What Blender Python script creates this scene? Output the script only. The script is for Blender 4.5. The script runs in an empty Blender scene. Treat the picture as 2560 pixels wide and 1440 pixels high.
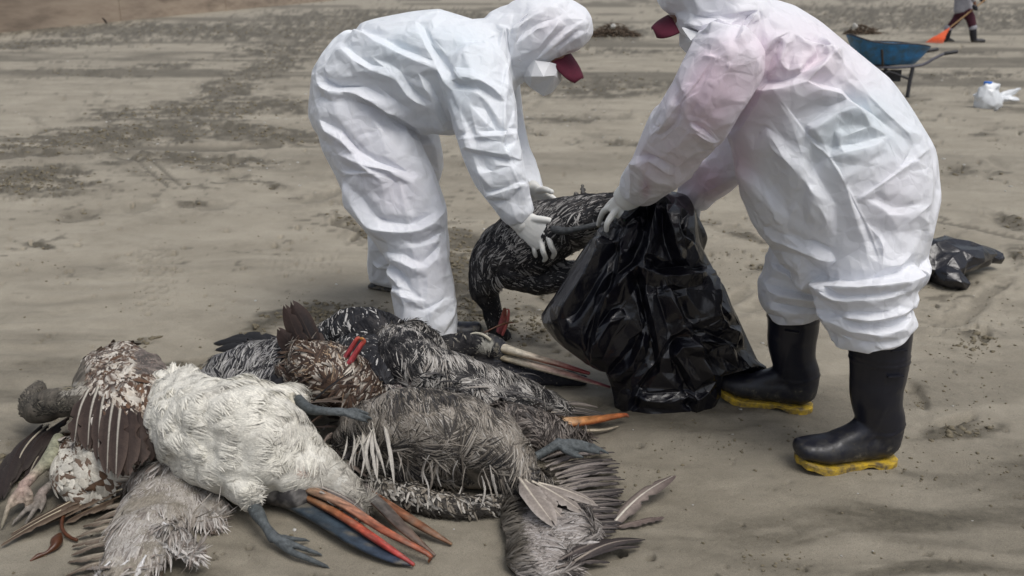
import bpy, math, random, time
import numpy as np
T0 = time.time()
random.seed(7)
RS = np.random.RandomState(7)
SC = bpy.context.scene
COL = SC.collection

# ------------------------------------------------------------------ camera
FPX, PITCH, CAMH = 2400.0, math.radians(17.0), 1.262
cam_d = bpy.data.cameras.new('camera')
cam = bpy.data.objects.new('camera', cam_d)
COL.objects.link(cam)
cam.location = (0, 0, CAMH)
cam.rotation_euler = (math.pi / 2 - PITCH, 0, 0)
cam_d.sensor_width = 36.0
cam_d.lens = 36.0 * FPX / 2560.0
cam_d.clip_start = 0.05
cam_d.clip_end = 3000
cam_d.dof.use_dof = True
cam_d.dof.focus_distance = 2.75
cam_d.dof.aperture_fstop = 5.0
SC.camera = cam

# ------------------------------------------------------------------ overcast daylight
SUN_EL = math.radians(64)
world = bpy.data.worlds.new('World')
SC.world = world
world.use_nodes = True
wn = world.node_tree
wn.nodes.clear()
sky = wn.nodes.new('ShaderNodeTexSky')
sky.sky_type = 'NISHITA'
sky.sun_disc = False
sky.sun_elevation = SUN_EL
sky.sun_rotation = math.radians(138)
sky.air_density = 1.0
sky.dust_density = 4.0
sky.ozone_density = 1.0
hs = wn.nodes.new('ShaderNodeHueSaturation')
hs.inputs['Saturation'].default_value = 0.42      # cloud cover takes the blue out of the sky
bg = wn.nodes.new('ShaderNodeBackground')
bg.inputs['Strength'].default_value = 0.105
wo = wn.nodes.new('ShaderNodeOutputWorld')
wn.links.new(sky.outputs[0], hs.inputs['Color'])
wn.links.new(hs.outputs[0], bg.inputs[0])
wn.links.new(bg.outputs[0], wo.inputs[0])
sun_d = bpy.data.lights.new('sun', 'SUN')
sun_d.energy = 1.3
sun_d.angle = math.radians(34)
sun_d.color = (1.0, 0.97, 0.93)
sun = bpy.data.objects.new('sun', sun_d)
COL.objects.link(sun)
sun.rotation_euler = (math.pi / 2 - SUN_EL, 0, math.radians(42))
sun.location = (0, 0, 10)
SC.view_settings.view_transform = 'Standard'
SC.view_settings.look = 'None'
SC.view_settings.exposure = 0.20
SC.view_settings.gamma = 1.0
SC.view_settings.use_curve_mapping = False

# ------------------------------------------------------------------ measuring helpers
CT, ST = math.cos(PITCH), math.sin(PITCH)

def ray(px, py):
    a, b = (px - 1280) / FPX, (py - 720) / FPX
    return np.array([a, CT - b * ST, -ST - b * CT])

def G(px, py, z=0.0):
    """point at height z seen at a place of the photograph"""
    d = ray(px, py)
    return np.array([0, 0, CAMH]) + d * ((z - CAMH) / d[2])

def W(px, py, Y):
    """point at distance Y seen at a place of the photograph"""
    d = ray(px, py)
    return np.array([0, 0, CAMH]) + d * (Y / d[1])

def scale_at(P):
    P = np.asarray(P)
    return FPX / (P[..., 1] * CT + (CAMH - P[..., 2]) * ST)

def project(P):
    s = scale_at(P)
    down = (CAMH - P[..., 2]) * CT - P[..., 1] * ST
    return 1280 + s * P[..., 0], 720 + s * down

def unit(v):
    v = np.asarray(v, float)
    return v / np.maximum(np.linalg.norm(v, axis=-1, keepdims=True), 1e-9)

# ------------------------------------------------------------------ noise in numpy
def _hash(i, seed):
    n = (i[..., 0] * 374761393 + i[..., 1] * 668265263 + i[..., 2] * 1274126177 + seed * 974634777) & 0xffffffff
    n = ((n ^ (n >> 13)) * 1274126177) & 0xffffffff
    return (n ^ (n >> 16)) & 0xffffffff

def vnoise(P, seed=0):
    P = np.asarray(P, float)
    i = np.floor(P).astype(np.int64)
    f = P - i
    u = f * f * f * (f * (f * 6 - 15) + 10)
    out = 0
    for dx in (0, 1):
        for dy in (0, 1):
            for dz in (0, 1):
                h = _hash(i + np.array([dx, dy, dz]), seed) / 4294967295.0
                w = (u[..., 0] if dx else 1 - u[..., 0]) * (u[..., 1] if dy else 1 - u[..., 1]) * (u[..., 2] if dz else 1 - u[..., 2])
                out = out + h * w
    return out * 2 - 1

def fbm(P, octv=4, seed=0, gain=0.5):
    a, s, t = 1.0, 0, 0
    P = np.asarray(P, float)
    for k in range(octv):
        s = s + a * vnoise(P * (2.03 ** k) + 17.3 * k, seed + k)
        t += a
        a *= gain
    return s / t

def worley(P, seed=0):
    P = np.asarray(P, float)
    i = np.floor(P).astype(np.int64)
    f1 = np.full(P.shape[:-1], 9.0); f2 = f1.copy()
    hh = np.zeros(P.shape[:-1])
    for dx in (-1, 0, 1):
        for dy in (-1, 0, 1):
            for dz in (-1, 0, 1):
                c = i + np.array([dx, dy, dz])
                q = np.stack([_hash(c, seed + k) / 4294967295.0 for k in range(3)], -1) + c
                d = np.linalg.norm(P - q, axis=-1)
                nearer = d < f1
                f2 = np.where(nearer, f1, np.minimum(f2, d))
                hh = np.where(nearer, _hash(c, seed + 9) / 4294967295.0, hh)
                f1 = np.where(nearer, d, f1)
    return f1, f2, hh

def sstep(a, b, x):
    t = np.clip((x - a) / (b - a), 0, 1)
    return t * t * (3 - 2 * t)

# ------------------------------------------------------------------ materials
def mat(name):
    m = bpy.data.materials.new(name)
    m.use_nodes = True
    nt = m.node_tree
    return m, nt, nt.nodes['Principled BSDF']

def N(nt, typ, **kw):
    n = nt.nodes.new(typ)
    for k, v in kw.items():
        if k in n.inputs.keys():
            n.inputs[k].default_value = v
        else:
            setattr(n, k, v)
    return n

def ramp(nt, stops):
    r = nt.nodes.new('ShaderNodeValToRGB')
    e = r.color_ramp.elements
    while len(e) < len(stops):
        e.new(0.5)
    for i, (p, c) in enumerate(stops):
        e[i].position = p
        e[i].color = (*c, 1)
    return r

def simple_mat(name, c, rough=0.6, noise=0.25, nscale=30.0, bump=0.0, bscale=80.0, spec=0.4, c2=None, attr=False, sub=0.0):
    """one colour with worn variation, or the part's own colour attribute"""
    m, nt, b = mat(name)
    tc = N(nt, 'ShaderNodeTexCoord')
    nz = N(nt, 'ShaderNodeTexNoise', Scale=nscale, Detail=6.0, Roughness=0.65)
    nt.links.new(tc.outputs['Object'], nz.inputs['Vector'])
    mx = N(nt, 'ShaderNodeMix', data_type='RGBA')
    if attr:
        at = N(nt, 'ShaderNodeAttribute', attribute_name='Col')
        mul = N(nt, 'ShaderNodeMix', data_type='RGBA', blend_type='MULTIPLY')
        rp = ramp(nt, [(0.3, (1 - noise,) * 3), (0.7, (1 + noise * .3,) * 3)])
        nt.links.new(nz.outputs['Fac'], rp.inputs[0])
        mul.inputs['Factor'].default_value = 1
        nt.links.new(at.outputs['Color'], mul.inputs['A'])
        nt.links.new(rp.outputs[0], mul.inputs['B'])
        nt.links.new(mul.outputs['Result'], b.inputs['Base Color'])
    else:
        c2 = c2 or tuple(x * (1 - noise) for x in c)
        rp = ramp(nt, [(0.35, c2), (0.65, c)])
        nt.links.new(nz.outputs['Fac'], rp.inputs[0])
        nt.links.new(rp.outputs[0], b.inputs['Base Color'])
    b.inputs['Roughness'].default_value = rough
    b.inputs['Specular IOR Level'].default_value = spec
    if sub:
        b.inputs['Subsurface Weight'].default_value = sub
        b.inputs['Subsurface Radius'].default_value = (.01, .008, .006)
        b.inputs['Subsurface Scale'].default_value = 1.0
    if bump:
        nb = N(nt, 'ShaderNodeTexNoise', Scale=bscale, Detail=5.0, Roughness=0.6)
        bp = N(nt, 'ShaderNodeBump', Strength=bump, Distance=0.004)
        nt.links.new(tc.outputs['Object'], nb.inputs['Vector'])
        nt.links.new(nb.outputs['Fac'], bp.inputs['Height'])
        nt.links.new(bp.outputs[0], b.inputs['Normal'])
    return m

def sand_mat():
    m, nt, b = mat('beach_sand')
    tc = N(nt, 'ShaderNodeTexCoord')
    at = N(nt, 'ShaderNodeAttribute', attribute_name='wet')
    n1 = N(nt, 'ShaderNodeTexNoise', Scale=1.7, Detail=7.0, Roughness=0.62)
    n2 = N(nt, 'ShaderNodeTexNoise', Scale=420.0, Detail=3.0, Roughness=0.7)
    n3 = N(nt, 'ShaderNodeTexNoise', Scale=38.0, Detail=6.0, Roughness=0.7)
    for n in (n1, n2, n3):
        nt.links.new(tc.outputs['Object'], n.inputs['Vector'])
    dry = ramp(nt, [(0.3, (0.258, 0.230, 0.178)), (0.7, (0.378, 0.343, 0.274))])
    nt.links.new(n1.outputs['Fac'], dry.inputs[0])
    wet = ramp(nt, [(0.25, (0.062, 0.055, 0.041)), (0.75, (0.149, 0.132, 0.099))])
    nt.links.new(n3.outputs['Fac'], wet.inputs[0])
    mx = N(nt, 'ShaderNodeMix', data_type='RGBA')
    nt.links.new(at.outputs['Fac'], mx.inputs['Factor'])
    nt.links.new(dry.outputs[0], mx.inputs['A'])
    nt.links.new(wet.outputs[0], mx.inputs['B'])
    gr = ramp(nt, [(0.30, (0.62, 0.60, 0.58)), (0.5, (1, 1, 1)), (0.72, (1.25, 1.25, 1.27))])
    nt.links.new(n2.outputs['Fac'], gr.inputs[0])
    mul = N(nt, 'ShaderNodeMix', data_type='RGBA', blend_type='MULTIPLY')
    mul.inputs['Factor'].default_value = 1.0
    nt.links.new(mx.outputs['Result'], mul.inputs['A'])
    nt.links.new(gr.outputs[0], mul.inputs['B'])
    nt.links.new(mul.outputs['Result'], b.inputs['Base Color'])
    b.inputs['Roughness'].default_value = 0.68
    b.inputs['Specular IOR Level'].default_value = 0.32
    bp = N(nt, 'ShaderNodeBump', Strength=0.35, Distance=0.004)
    nt.links.new(n2.outputs['Fac'], bp.inputs['Height'])
    bp2 = N(nt, 'ShaderNodeBump', Strength=0.42, Distance=0.012)
    nt.links.new(n3.outputs['Fac'], bp2.inputs['Height'])
    nt.links.new(bp.outputs[0], bp2.inputs['Normal'])
    nt.links.new(bp2.outputs[0], b.inputs['Normal'])
    return m

def coverall_mat(name):
    m, nt, b = mat(name)
    tc = N(nt, 'ShaderNodeTexCoord')
    at = N(nt, 'ShaderNodeAttribute', attribute_name='Col')
    nz = N(nt, 'ShaderNodeTexNoise', Scale=60.0, Detail=5.0, Roughness=0.7)
    nt.links.new(tc.outputs['Object'], nz.inputs['Vector'])
    rp = ramp(nt, [(0.3, (0.965, 0.965, 0.97)), (0.7, (1, 1, 1))])
    nt.links.new(nz.outputs['Fac'], rp.inputs[0])
    mul = N(nt, 'ShaderNodeMix', data_type='RGBA', blend_type='MULTIPLY')
    mul.inputs['Factor'].default_value = 1
    nt.links.new(at.outputs['Color'], mul.inputs['A'])
    nt.links.new(rp.outputs[0], mul.inputs['B'])
    nt.links.new(mul.outputs['Result'], b.inputs['Base Color'])
    b.inputs['Roughness'].default_value = 0.5
    b.inputs['Specular IOR Level'].default_value = 0.35
    b.inputs['Subsurface Weight'].default_value = 0.22
    b.inputs['Subsurface Radius'].default_value = (.020, .020, .022)
    b.inputs['Subsurface Scale'].default_value = 1.0
    # crumple creases of spun nonwoven
    wp = N(nt, 'ShaderNodeTexNoise', Scale=7.0, Detail=2.0)
    nt.links.new(tc.outputs['Object'], wp.inputs['Vector'])
    add = N(nt, 'ShaderNodeMix', data_type='VECTOR')
    add.inputs['Factor'].default_value = 0.10
    nt.links.new(tc.outputs['Object'], add.inputs['A'])
    nt.links.new(wp.outputs['Color'], add.inputs['B'])
    v1 = N(nt, 'ShaderNodeTexVoronoi', feature='DISTANCE_TO_EDGE', Scale=16.0)
    v2 = N(nt, 'ShaderNodeTexVoronoi', feature='F1', Scale=33.0)
    nt.links.new(add.outputs['Result'], v1.inputs['Vector'])
    nt.links.new(add.outputs['Result'], v2.inputs['Vector'])
    n4 = N(nt, 'ShaderNodeTexNoise', Scale=260.0, Detail=2.0)
    nt.links.new(tc.outputs['Object'], n4.inputs['Vector'])
    b1 = N(nt, 'ShaderNodeBump', Strength=0.46, Distance=0.016)
    b2 = N(nt, 'ShaderNodeBump', Strength=0.26, Distance=0.010)
    b3 = N(nt, 'ShaderNodeBump', Strength=0.10, Distance=0.002)
    nt.links.new(v1.outputs['Distance'], b1.inputs['Height'])
    nt.links.new(v2.outputs['Distance'], b2.inputs['Height'])
    nt.links.new(n4.outputs['Fac'], b3.inputs['Height'])
    nt.links.new(b1.outputs[0], b2.inputs['Normal'])
    nt.links.new(b2.outputs[0], b3.inputs['Normal'])
    nt.links.new(b3.outputs[0], b.inputs['Normal'])
    return m

def plastic_bag_mat():
    m, nt, b = mat('black_plastic_film')
    tc = N(nt, 'ShaderNodeTexCoord')
    b.inputs['Base Color'].default_value = (0.005, 0.005, 0.009, 1)
    b.inputs['Roughness'].default_value = 0.25
    b.inputs['Specular IOR Level'].default_value = 0.62
    n1 = N(nt, 'ShaderNodeTexNoise', Scale=14.0, Detail=3.0, Roughness=0.5)
    v1 = N(nt, 'ShaderNodeTexVoronoi', feature='F1', Scale=26.0)
    nt.links.new(tc.outputs['Object'], n1.inputs['Vector'])
    mixv = N(nt, 'ShaderNodeMix', data_type='VECTOR')
    mixv.inputs['Factor'].default_value = 0.12
    nt.links.new(tc.outputs['Object'], mixv.inputs['A'])
    nt.links.new(n1.outputs['Color'], mixv.inputs['B'])
    nt.links.new(mixv.outputs['Result'], v1.inputs['Vector'])
    b1 = N(nt, 'ShaderNodeBump', Strength=0.16, Distance=0.010)
    nt.links.new(v1.outputs['Distance'], b1.inputs['Height'])
    nt.links.new(b1.outputs[0], b.inputs['Normal'])
    return m

def concrete_mat():
    m, nt, b = mat('stained_concrete')
    tc = N(nt, 'ShaderNodeTexCoord')
    mp = N(nt, 'ShaderNodeMapping')
    mp.inputs['Scale'].default_value = (0.3, 0.045, 0.7)
    nt.links.new(tc.outputs['Object'], mp.inputs[0])
    n1 = N(nt, 'ShaderNodeTexNoise', Scale=2.2, Detail=8.0, Roughness=0.65)
    nt.links.new(mp.outputs[0], n1.inputs['Vector'])
    rp = ramp(nt, [(0.28, (0.20, 0.155, 0.115)), (0.5, (0.40, 0.315, 0.24)), (0.75, (0.52, 0.43, 0.335))])
    nt.links.new(n1.outputs['Fac'], rp.inputs[0])
    nt.links.new(rp.outputs[0], b.inputs['Base Color'])
    b.inputs['Roughness'].default_value = 0.85
    return m

M_SAND = sand_mat()
M_CLOD = simple_mat('damp_sand_clod', (0.20, 0.172, 0.118), 0.9, 0.35, 60, 0.4, 200)
M_SUIT = coverall_mat('white_coverall_fabric')
M_BAG = plastic_bag_mat()
M_CONC = concrete_mat()
M_GLOVE = simple_mat('white_latex', (0.74, 0.74, 0.71), 0.42, 0.05, 40, 0.30, 75, 0.4, sub=0.1)
def rubber_mat():
    """black rubber with dried sand dust near the ground"""
    m, nt, b = mat('black_rubber')
    tc = N(nt, 'ShaderNodeTexCoord')
    nz = N(nt, 'ShaderNodeTexNoise', Scale=34.0, Detail=6.0, Roughness=0.7)
    nt.links.new(tc.outputs['Object'], nz.inputs['Vector'])
    sx = N(nt, 'ShaderNodeSeparateXYZ')
    nt.links.new(tc.outputs['Object'], sx.inputs[0])
    mr = N(nt, 'ShaderNodeMapRange')
    mr.inputs['From Min'].default_value = 0.01; mr.inputs['From Max'].default_value = 0.14
    mr.inputs['To Min'].default_value = 0.20; mr.inputs['To Max'].default_value = -0.10
    nt.links.new(sx.outputs['Z'], mr.inputs['Value'])
    ad = N(nt, 'ShaderNodeMath', operation='ADD')
    nt.links.new(nz.outputs['Fac'], ad.inputs[0]); nt.links.new(mr.outputs[0], ad.inputs[1])
    rp = ramp(nt, [(0.50, (0.011, 0.012, 0.020)), (0.66, (0.030, 0.029, 0.029)), (0.80, (0.17, 0.15, 0.115))])
    nt.links.new(ad.outputs[0], rp.inputs[0])
    nt.links.new(rp.outputs[0], b.inputs['Base Color'])
    rr = ramp(nt, [(0.5, (.33,) * 3), (0.75, (.75,) * 3)])
    nt.links.new(ad.outputs[0], rr.inputs[0])
    nt.links.new(rr.outputs[0], b.inputs['Roughness'])
    bp = N(nt, 'ShaderNodeBump', Strength=0.08, Distance=0.004)
    nt.links.new(nz.outputs['Fac'], bp.inputs['Height'])
    nt.links.new(bp.outputs[0], b.inputs['Normal'])
    return m
M_RUBBER = rubber_mat()
M_SOLE = simple_mat('yellow_rubber_sole', (0.60, 0.40, 0.03), 0.6, 0.0, 38, 0.4, 90, 0.3, c2=(0.13, 0.10, 0.06))
M_CAP = simple_mat('maroon_cap_cloth', (0.10, 0.008, 0.026), 0.8, 0.2, 60, 0.2, 300)
M_MASK = simple_mat('white_mask', (0.74, 0.75, 0.77), 0.7, 0.05, 60, 0.12, 260)
M_SKIN = simple_mat('brown_skin', (0.22, 0.10, 0.06), 0.5, 0.2, 30)
M_FEATH = simple_mat('feather', (1, 1, 1), 0.62, 0.30, 160, 0.25, 420, 0.25, attr=True)
M_DOWN = simple_mat('bird_skin_down', (1, 1, 1), 0.75, 0.35, 55, 0.5, 120, 0.2, attr=True)
M_BILL = simple_mat('bill_horn', (1, 1, 1), 0.42, 0.35, 75, 0.35, 130, 0.4, attr=True)
M_LEG = simple_mat('bird_leg_skin', (1, 1, 1), 0.55, 0.55, 80, 0.9, 150, 0.35, attr=True)
M_CORD = simple_mat('cream_cord', (0.62, 0.58, 0.47), 0.7, 0.2, 90, 0.5, 500)
M_KELP = simple_mat('brown_kelp', (0.10, 0.035, 0.015), 0.3, 0.4, 40, 0.2, 90)
M_BLUE = simple_mat('scratched_blue_paint', (0.030, 0.20, 0.47), 0.45, 0.0, 9, 0.15, 40, 0.4, c2=(0.05, 0.10, 0.13))
M_STEEL = simple_mat('dark_steel_tube', (0.035, 0.035, 0.04), 0.5, 0.3, 30)
M_GRIP = simple_mat('grey_steel_tube', (0.15, 0.15, 0.18), 0.5, 0.3, 30)
M_MAROON = simple_mat('maroon_trousers', (0.07, 0.016, 0.03), 0.85, 0.35, 12)
M_GREY = simple_mat('grey_shirt', (0.36, 0.36, 0.40), 0.85, 0.2, 12)
M_ORANGE = simple_mat('orange_plastic', (0.80, 0.12, 0.03), 0.45, 0.15, 20)
M_WOOD = simple_mat('pale_wood', (0.42, 0.26, 0.13), 0.6, 0.3, 40)
M_DARKWOOD = simple_mat('wet_driftwood', (0.03, 0.022, 0.016), 0.7, 0.4, 40)
M_SHELL = simple_mat('shell', (0.60, 0.59, 0.56), 0.5, 0.4, 15)
M_FILM = simple_mat('white_plastic_film', (0.72, 0.75, 0.78), 0.25, 0.12, 20, 0.4, 50, 0.5)
M_BLUECAP = simple_mat('blue_plastic_cap', (0.02, 0.16, 0.62), 0.4, 0.1)
M_BOTTLE = simple_mat('cloudy_bottle', (0.66, 0.70, 0.74), 0.2, 0.08)
M_WEED = simple_mat('dry_seaweed', (0.16, 0.11, 0.075), 0.85, 0.5, 20, c2=(0.035, 0.03, 0.022))

# ------------------------------------------------------------------ mesh helpers
def make_mesh(name, V, F, smooth=True, col=None):
    me = bpy.data.meshes.new(name)
    V = np.asarray(V, float)
    if isinstance(F, np.ndarray):
        n, k = F.shape
        me.vertices.add(len(V)); me.vertices.foreach_set('co', V.ravel())
        me.loops.add(n * k); me.loops.foreach_set('vertex_index', F.ravel().astype(np.int32))
        me.polygons.add(n); me.polygons.foreach_set('loop_start', np.arange(0, n * k, k, dtype=np.int32))
        me.update(calc_edges=True)
    else:
        me.from_pydata([tuple(v) for v in V], [], [tuple(f) for f in F])
    me.validate()
    if smooth:
        me.polygons.foreach_set('use_smooth', np.ones(len(me.polygons), bool))
    if col is not None:
        set_col(me, col)
    me.update()
    return me

def set_col(me, col):
    col = np.asarray(col, float)
    if col.ndim == 1:
        col = np.tile(col, (len(me.vertices), 1))
    a = me.color_attributes.new('Col', 'FLOAT_COLOR', 'POINT')
    a.data.foreach_set('color', np.concatenate([col, np.ones((len(col), 1))], 1).astype(np.float32).ravel())

def add(name, me, m, parent=None, label=None, kind=None):
    o = bpy.data.objects.new(name, me)
    COL.objects.link(o)
    if m is not None:
        me.materials.append(m)
    if parent is not None:
        o.parent = parent
        o.matrix_parent_inverse = parent.matrix_basis.inverted()
    if label: o['label'] = label
    if kind: o['kind'] = kind
    return o

def thing(name, label, cat, loc, group=None):
    o = bpy.data.objects.new(name, None)
    o.empty_display_size = 0.1
    COL.objects.link(o)
    o.location = tuple(loc)
    o['label'] = label; o['category'] = cat
    if group: o['group'] = group
    return o

def tag(o, label, cat, group=None):
    o['label'] = label; o['category'] = cat
    if group: o['group'] = group
    return o

def origin_to(o, loc):
    """move a free mesh object's origin to its own place"""
    loc = np.asarray(loc, float)
    me = o.data
    co = np.empty(len(me.vertices) * 3); me.vertices.foreach_get('co', co)
    me.vertices.foreach_set('co', (co.reshape(-1, 3) - loc).ravel())
    o.location = tuple(loc)
    me.update()
    return o

def verts(me):
    co = np.empty(len(me.vertices) * 3); me.vertices.foreach_get('co', co)
    return co.reshape(-1, 3)

def vnormals(me):
    n = np.empty(len(me.vertices) * 3)
    me.vertex_normals.foreach_get('vector', n)
    return n.reshape(-1, 3)

def catmull(A, sub):
    A = np.asarray(A, float)
    if len(A) < 3 or sub <= 1:
        t = np.linspace(0, len(A) - 1, (len(A) - 1) * sub + 1)
        i = np.minimum(t.astype(int), len(A) - 2); f = (t - i)[:, None]
        return A[i] * (1 - f) + A[i + 1] * f
    P = np.vstack([2 * A[0] - A[1], A, 2 * A[-1] - A[-2]])
    out = []
    for i in range(1, len(P) - 2):
        for k in range(sub):
            t = k / sub
            out.append(0.5 * (2 * P[i] + (P[i + 1] - P[i - 1]) * t + (2 * P[i - 1] - 5 * P[i] + 4 * P[i + 1] - P[i + 2]) * t * t
                              + (3 * P[i] - P[i - 1] - 3 * P[i + 1] + P[i + 2]) * t ** 3))
    out.append(A[-1])
    return np.array(out)

def loft(C, R1, R2, up, nu=20, sub=4, cap=True, capk=.7):
    """tube through centres C, radius R1 across (perpendicular to up), R2 along up"""
    D = catmull(np.column_stack([C, R1, R2]), sub)
    D[:, 3:] = np.maximum(D[:, 3:], 1e-4)
    C, R1, R2 = D[:, :3], D[:, 3], D[:, 4]
    T = unit(np.gradient(C, axis=0))
    up = unit(up)
    n = unit(np.cross(T, np.broadcast_to(up, T.shape)))
    b = unit(np.cross(n, T))
    if cap:
        def capring(i, s):
            r = 0.5 * (R1[i] + R2[i])
            out = []
            for a in (0.35, 0.65, 0.88, 0.985):
                q = math.sqrt(1 - a * a)
                out.append((C[i] + s * T[i] * r * capk * a, R1[i] * q, R2[i] * q, n[i], b[i]))
            return out
        rings = capring(0, -1)[::-1] + [(C[i], R1[i], R2[i], n[i], b[i]) for i in range(len(C))] + capring(-1, 1)
    else:
        rings = [(C[i], R1[i], R2[i], n[i], b[i]) for i in range(len(C))]
    ang = np.linspace(0, 2 * math.pi, nu, endpoint=False)
    V = []
    for c, r1, r2, nn, bb in rings:
        V.append(c + np.outer(np.cos(ang) * r1, nn) + np.outer(np.sin(ang) * r2, bb))
    V = np.vstack(V)
    m = len(rings)
    F = []
    for i in range(m - 1):
        for j in range(nu):
            k = (j + 1) % nu
            F.append((i * nu + j, i * nu + k, (i + 1) * nu + k, (i + 1) * nu + j))
    F = [list(f) for f in F]
    F.append(list(range(nu))[::-1])
    F.append(list(range((m - 1) * nu, m * nu)))
    return V, F

def merge(parts):
    V, F, o = [], [], 0
    for v, f in parts:
        V.append(np.asarray(v)); F += [[i + o for i in q] for q in f]
        o += len(v)
    return np.vstack(V), F

def union(parts, voxel, smooth=4, name='tmp'):
    """one continuous skin round overlapping closed pieces"""
    V, F = merge(parts)
    me = bpy.data.meshes.new(name)
    me.from_pydata([tuple(v) for v in V], [], F)
    o = bpy.data.objects.new(name, me)
    COL.objects.link(o)
    md = o.modifiers.new('r', 'REMESH'); md.mode = 'VOXEL'; md.voxel_size = voxel
    if smooth:
        s = o.modifiers.new('s', 'SMOOTH'); s.factor = 0.5; s.iterations = smooth
    dg = bpy.context.evaluated_depsgraph_get()
    out = bpy.data.meshes.new_from_object(o.evaluated_get(dg))
    bpy.data.objects.remove(o); bpy.data.meshes.remove(me)
    out.polygons.foreach_set('use_smooth', np.ones(len(out.polygons), bool))
    out.name = name
    return out

def tube(pts, r, sub=4, nu=8, up=(0.13, 0.2, 0.97)):
    pts = np.asarray(pts, float)
    r = np.broadcast_to(np.asarray(r, float), (len(pts),)).copy()
    return loft(pts, r, r, up, nu, sub)

def box_vf(c, sx, sy, sz, rz=0.0):
    V = np.array([[x, y, z] for x in (-.5, .5) for y in (-.5, .5) for z in (-.5, .5)]) * (sx, sy, sz)
    ca, sa = math.cos(rz), math.sin(rz)
    V = np.column_stack([V[:, 0] * ca - V[:, 1] * sa, V[:, 0] * sa + V[:, 1] * ca, V[:, 2]]) + np.asarray(c)
    return V, [[0, 1, 3, 2], [4, 6, 7, 5], [0, 4, 5, 1], [2, 3, 7, 6], [0, 2, 6, 4], [1, 5, 7, 3]]

def lathe_vf(prof, nu=16, c=(0, 0, 0)):
    ang = np.linspace(0, 2 * math.pi, nu, endpoint=False)
    V = np.vstack([np.column_stack([np.cos(ang) * r, np.sin(ang) * r, np.full(nu, z)]) for r, z in prof]) + np.asarray(c)
    F = [[i * nu + j, i * nu + (j + 1) % nu, (i + 1) * nu + (j + 1) % nu, (i + 1) * nu + j] for i in range(len(prof) - 1) for j in range(nu)]
    F.append(list(range(nu))[::-1]); F.append(list(range((len(prof) - 1) * nu, len(prof) * nu)))
    return V, F

def blob_vf(c, r, seed, squash=0.6, sub=1):
    """small uneven lump, 42 corners"""
    V, F = ICO[sub]
    d = 1 + 0.38 * vnoise(V * 1.7 + seed * 3.1, 3)
    return V * d[:, None] * r * np.array([1, 1, squash]) + np.asarray(c), F

def _ico():
    import bmesh
    out = {}
    for k in (1, 2, 3):
        bm = bmesh.new(); bmesh.ops.create_icosphere(bm, subdivisions=k, radius=1.0)
        out[k] = (np.array([v.co[:] for v in bm.verts]), [[v.index for v in f.verts] for f in bm.faces])
        bm.free()
    return out
ICO = _ico()

def seg_dist(px, py, A, B):
    """distance and signed side from points to a segment"""
    d = np.subtract(B, A); L = max(np.hypot(*d), 1e-6)
    t = ((px - A[0]) * d[0] + (py - A[1]) * d[1]) / (L * L)
    tc = np.clip(t, 0, 1)
    qx, qy = A[0] + tc * d[0], A[1] + tc * d[1]
    dist = np.hypot(px - qx, py - qy)
    side = np.sign((px - A[0]) * d[1] - (py - A[1]) * d[0])
    return dist, side, tc

def apply_folds(me, folds):
    """raise cloth folds along traced lines: (points, width px, height m, steep side)"""
    co = verts(me); n = vnormals(me)
    px, py = project(co)
    view = unit(np.array([0, 0, CAMH]) - co)
    facing = sstep(0.0, 0.35, (n * view).sum(1))
    disp = np.zeros(len(co))
    for pts, w, h, steep in folds:
        pts = np.asarray(pts, float)
        pts = catmull(pts, 3) if len(pts) > 2 else pts
        best = np.full(len(co), 1e9); sd = np.zeros(len(co)); tt = np.zeros(len(co))
        for i in range(len(pts) - 1):
            d, s, t = seg_dist(px, py, pts[i], pts[i + 1])
            m = d < best
            best[m] = d[m]; sd[m] = s[m]; tt[m] = (i + t[m]) / (len(pts) - 1)
        wl = np.where(sd * steep > 0, w * 0.38, w)
        prof = np.maximum(0, 1 - best / wl) ** 1.05
        ends = sstep(0, 0.16, tt) * sstep(1.0, 0.84, tt)
        disp += .85 * h * prof * (0.25 + 0.75 * ends)
        # hollow on the steep side
        dm = np.maximum(0, 1 - np.abs(best - w * 0.55) / (w * 0.5)) * (sd * steep > 0)
        disp -= 0.50 * h * dm * ends
    co = co + n * (disp * facing)[:, None]
    me.vertices.foreach_set('co', co.ravel())
    me.update()

def crumple(me, amps, seed=0, stretch=(1, 1, 1)):
    """facets of creased sheet: list of (cell size m, height m)"""
    co = verts(me); n = vnormals(me)
    P = co * np.asarray(stretch)
    wp = np.stack([fbm(P * 4 + 11 * k, 2, seed + k) for k in range(3)], -1)
    d = 0
    for k, (cell, h) in enumerate(amps):
        f1, f2, hh = worley((P + wp * cell * 0.7) / cell, seed + 20 * k)
        d = d + h * (np.minimum(f2 - f1, 0.7) * -1.1 + 0.35 + (hh - .5) * 0.9 * sstep(0, .5, f2 - f1))
    co = co + n * np.asarray(d)[:, None]
    me.vertices.foreach_set('co', co.ravel())
    me.update()

print('lib', time.time() - T0)

def apply_mods(me, mods, name=None):
    """run a list of (type, settings) modifiers and return the resulting mesh"""
    o = bpy.data.objects.new('tmp', me); COL.objects.link(o)
    for i, (t, kw) in enumerate(mods):
        m = o.modifiers.new('m%d' % i, t)
        for k, v in kw.items(): setattr(m, k, v)
    dg = bpy.context.evaluated_depsgraph_get()
    out = bpy.data.meshes.new_from_object(o.evaluated_get(dg))
    bpy.data.objects.remove(o); nm = me.name; bpy.data.meshes.remove(me)
    out.name = nm
    out.polygons.foreach_set('use_smooth', np.ones(len(out.polygons), bool))
    return out

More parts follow.
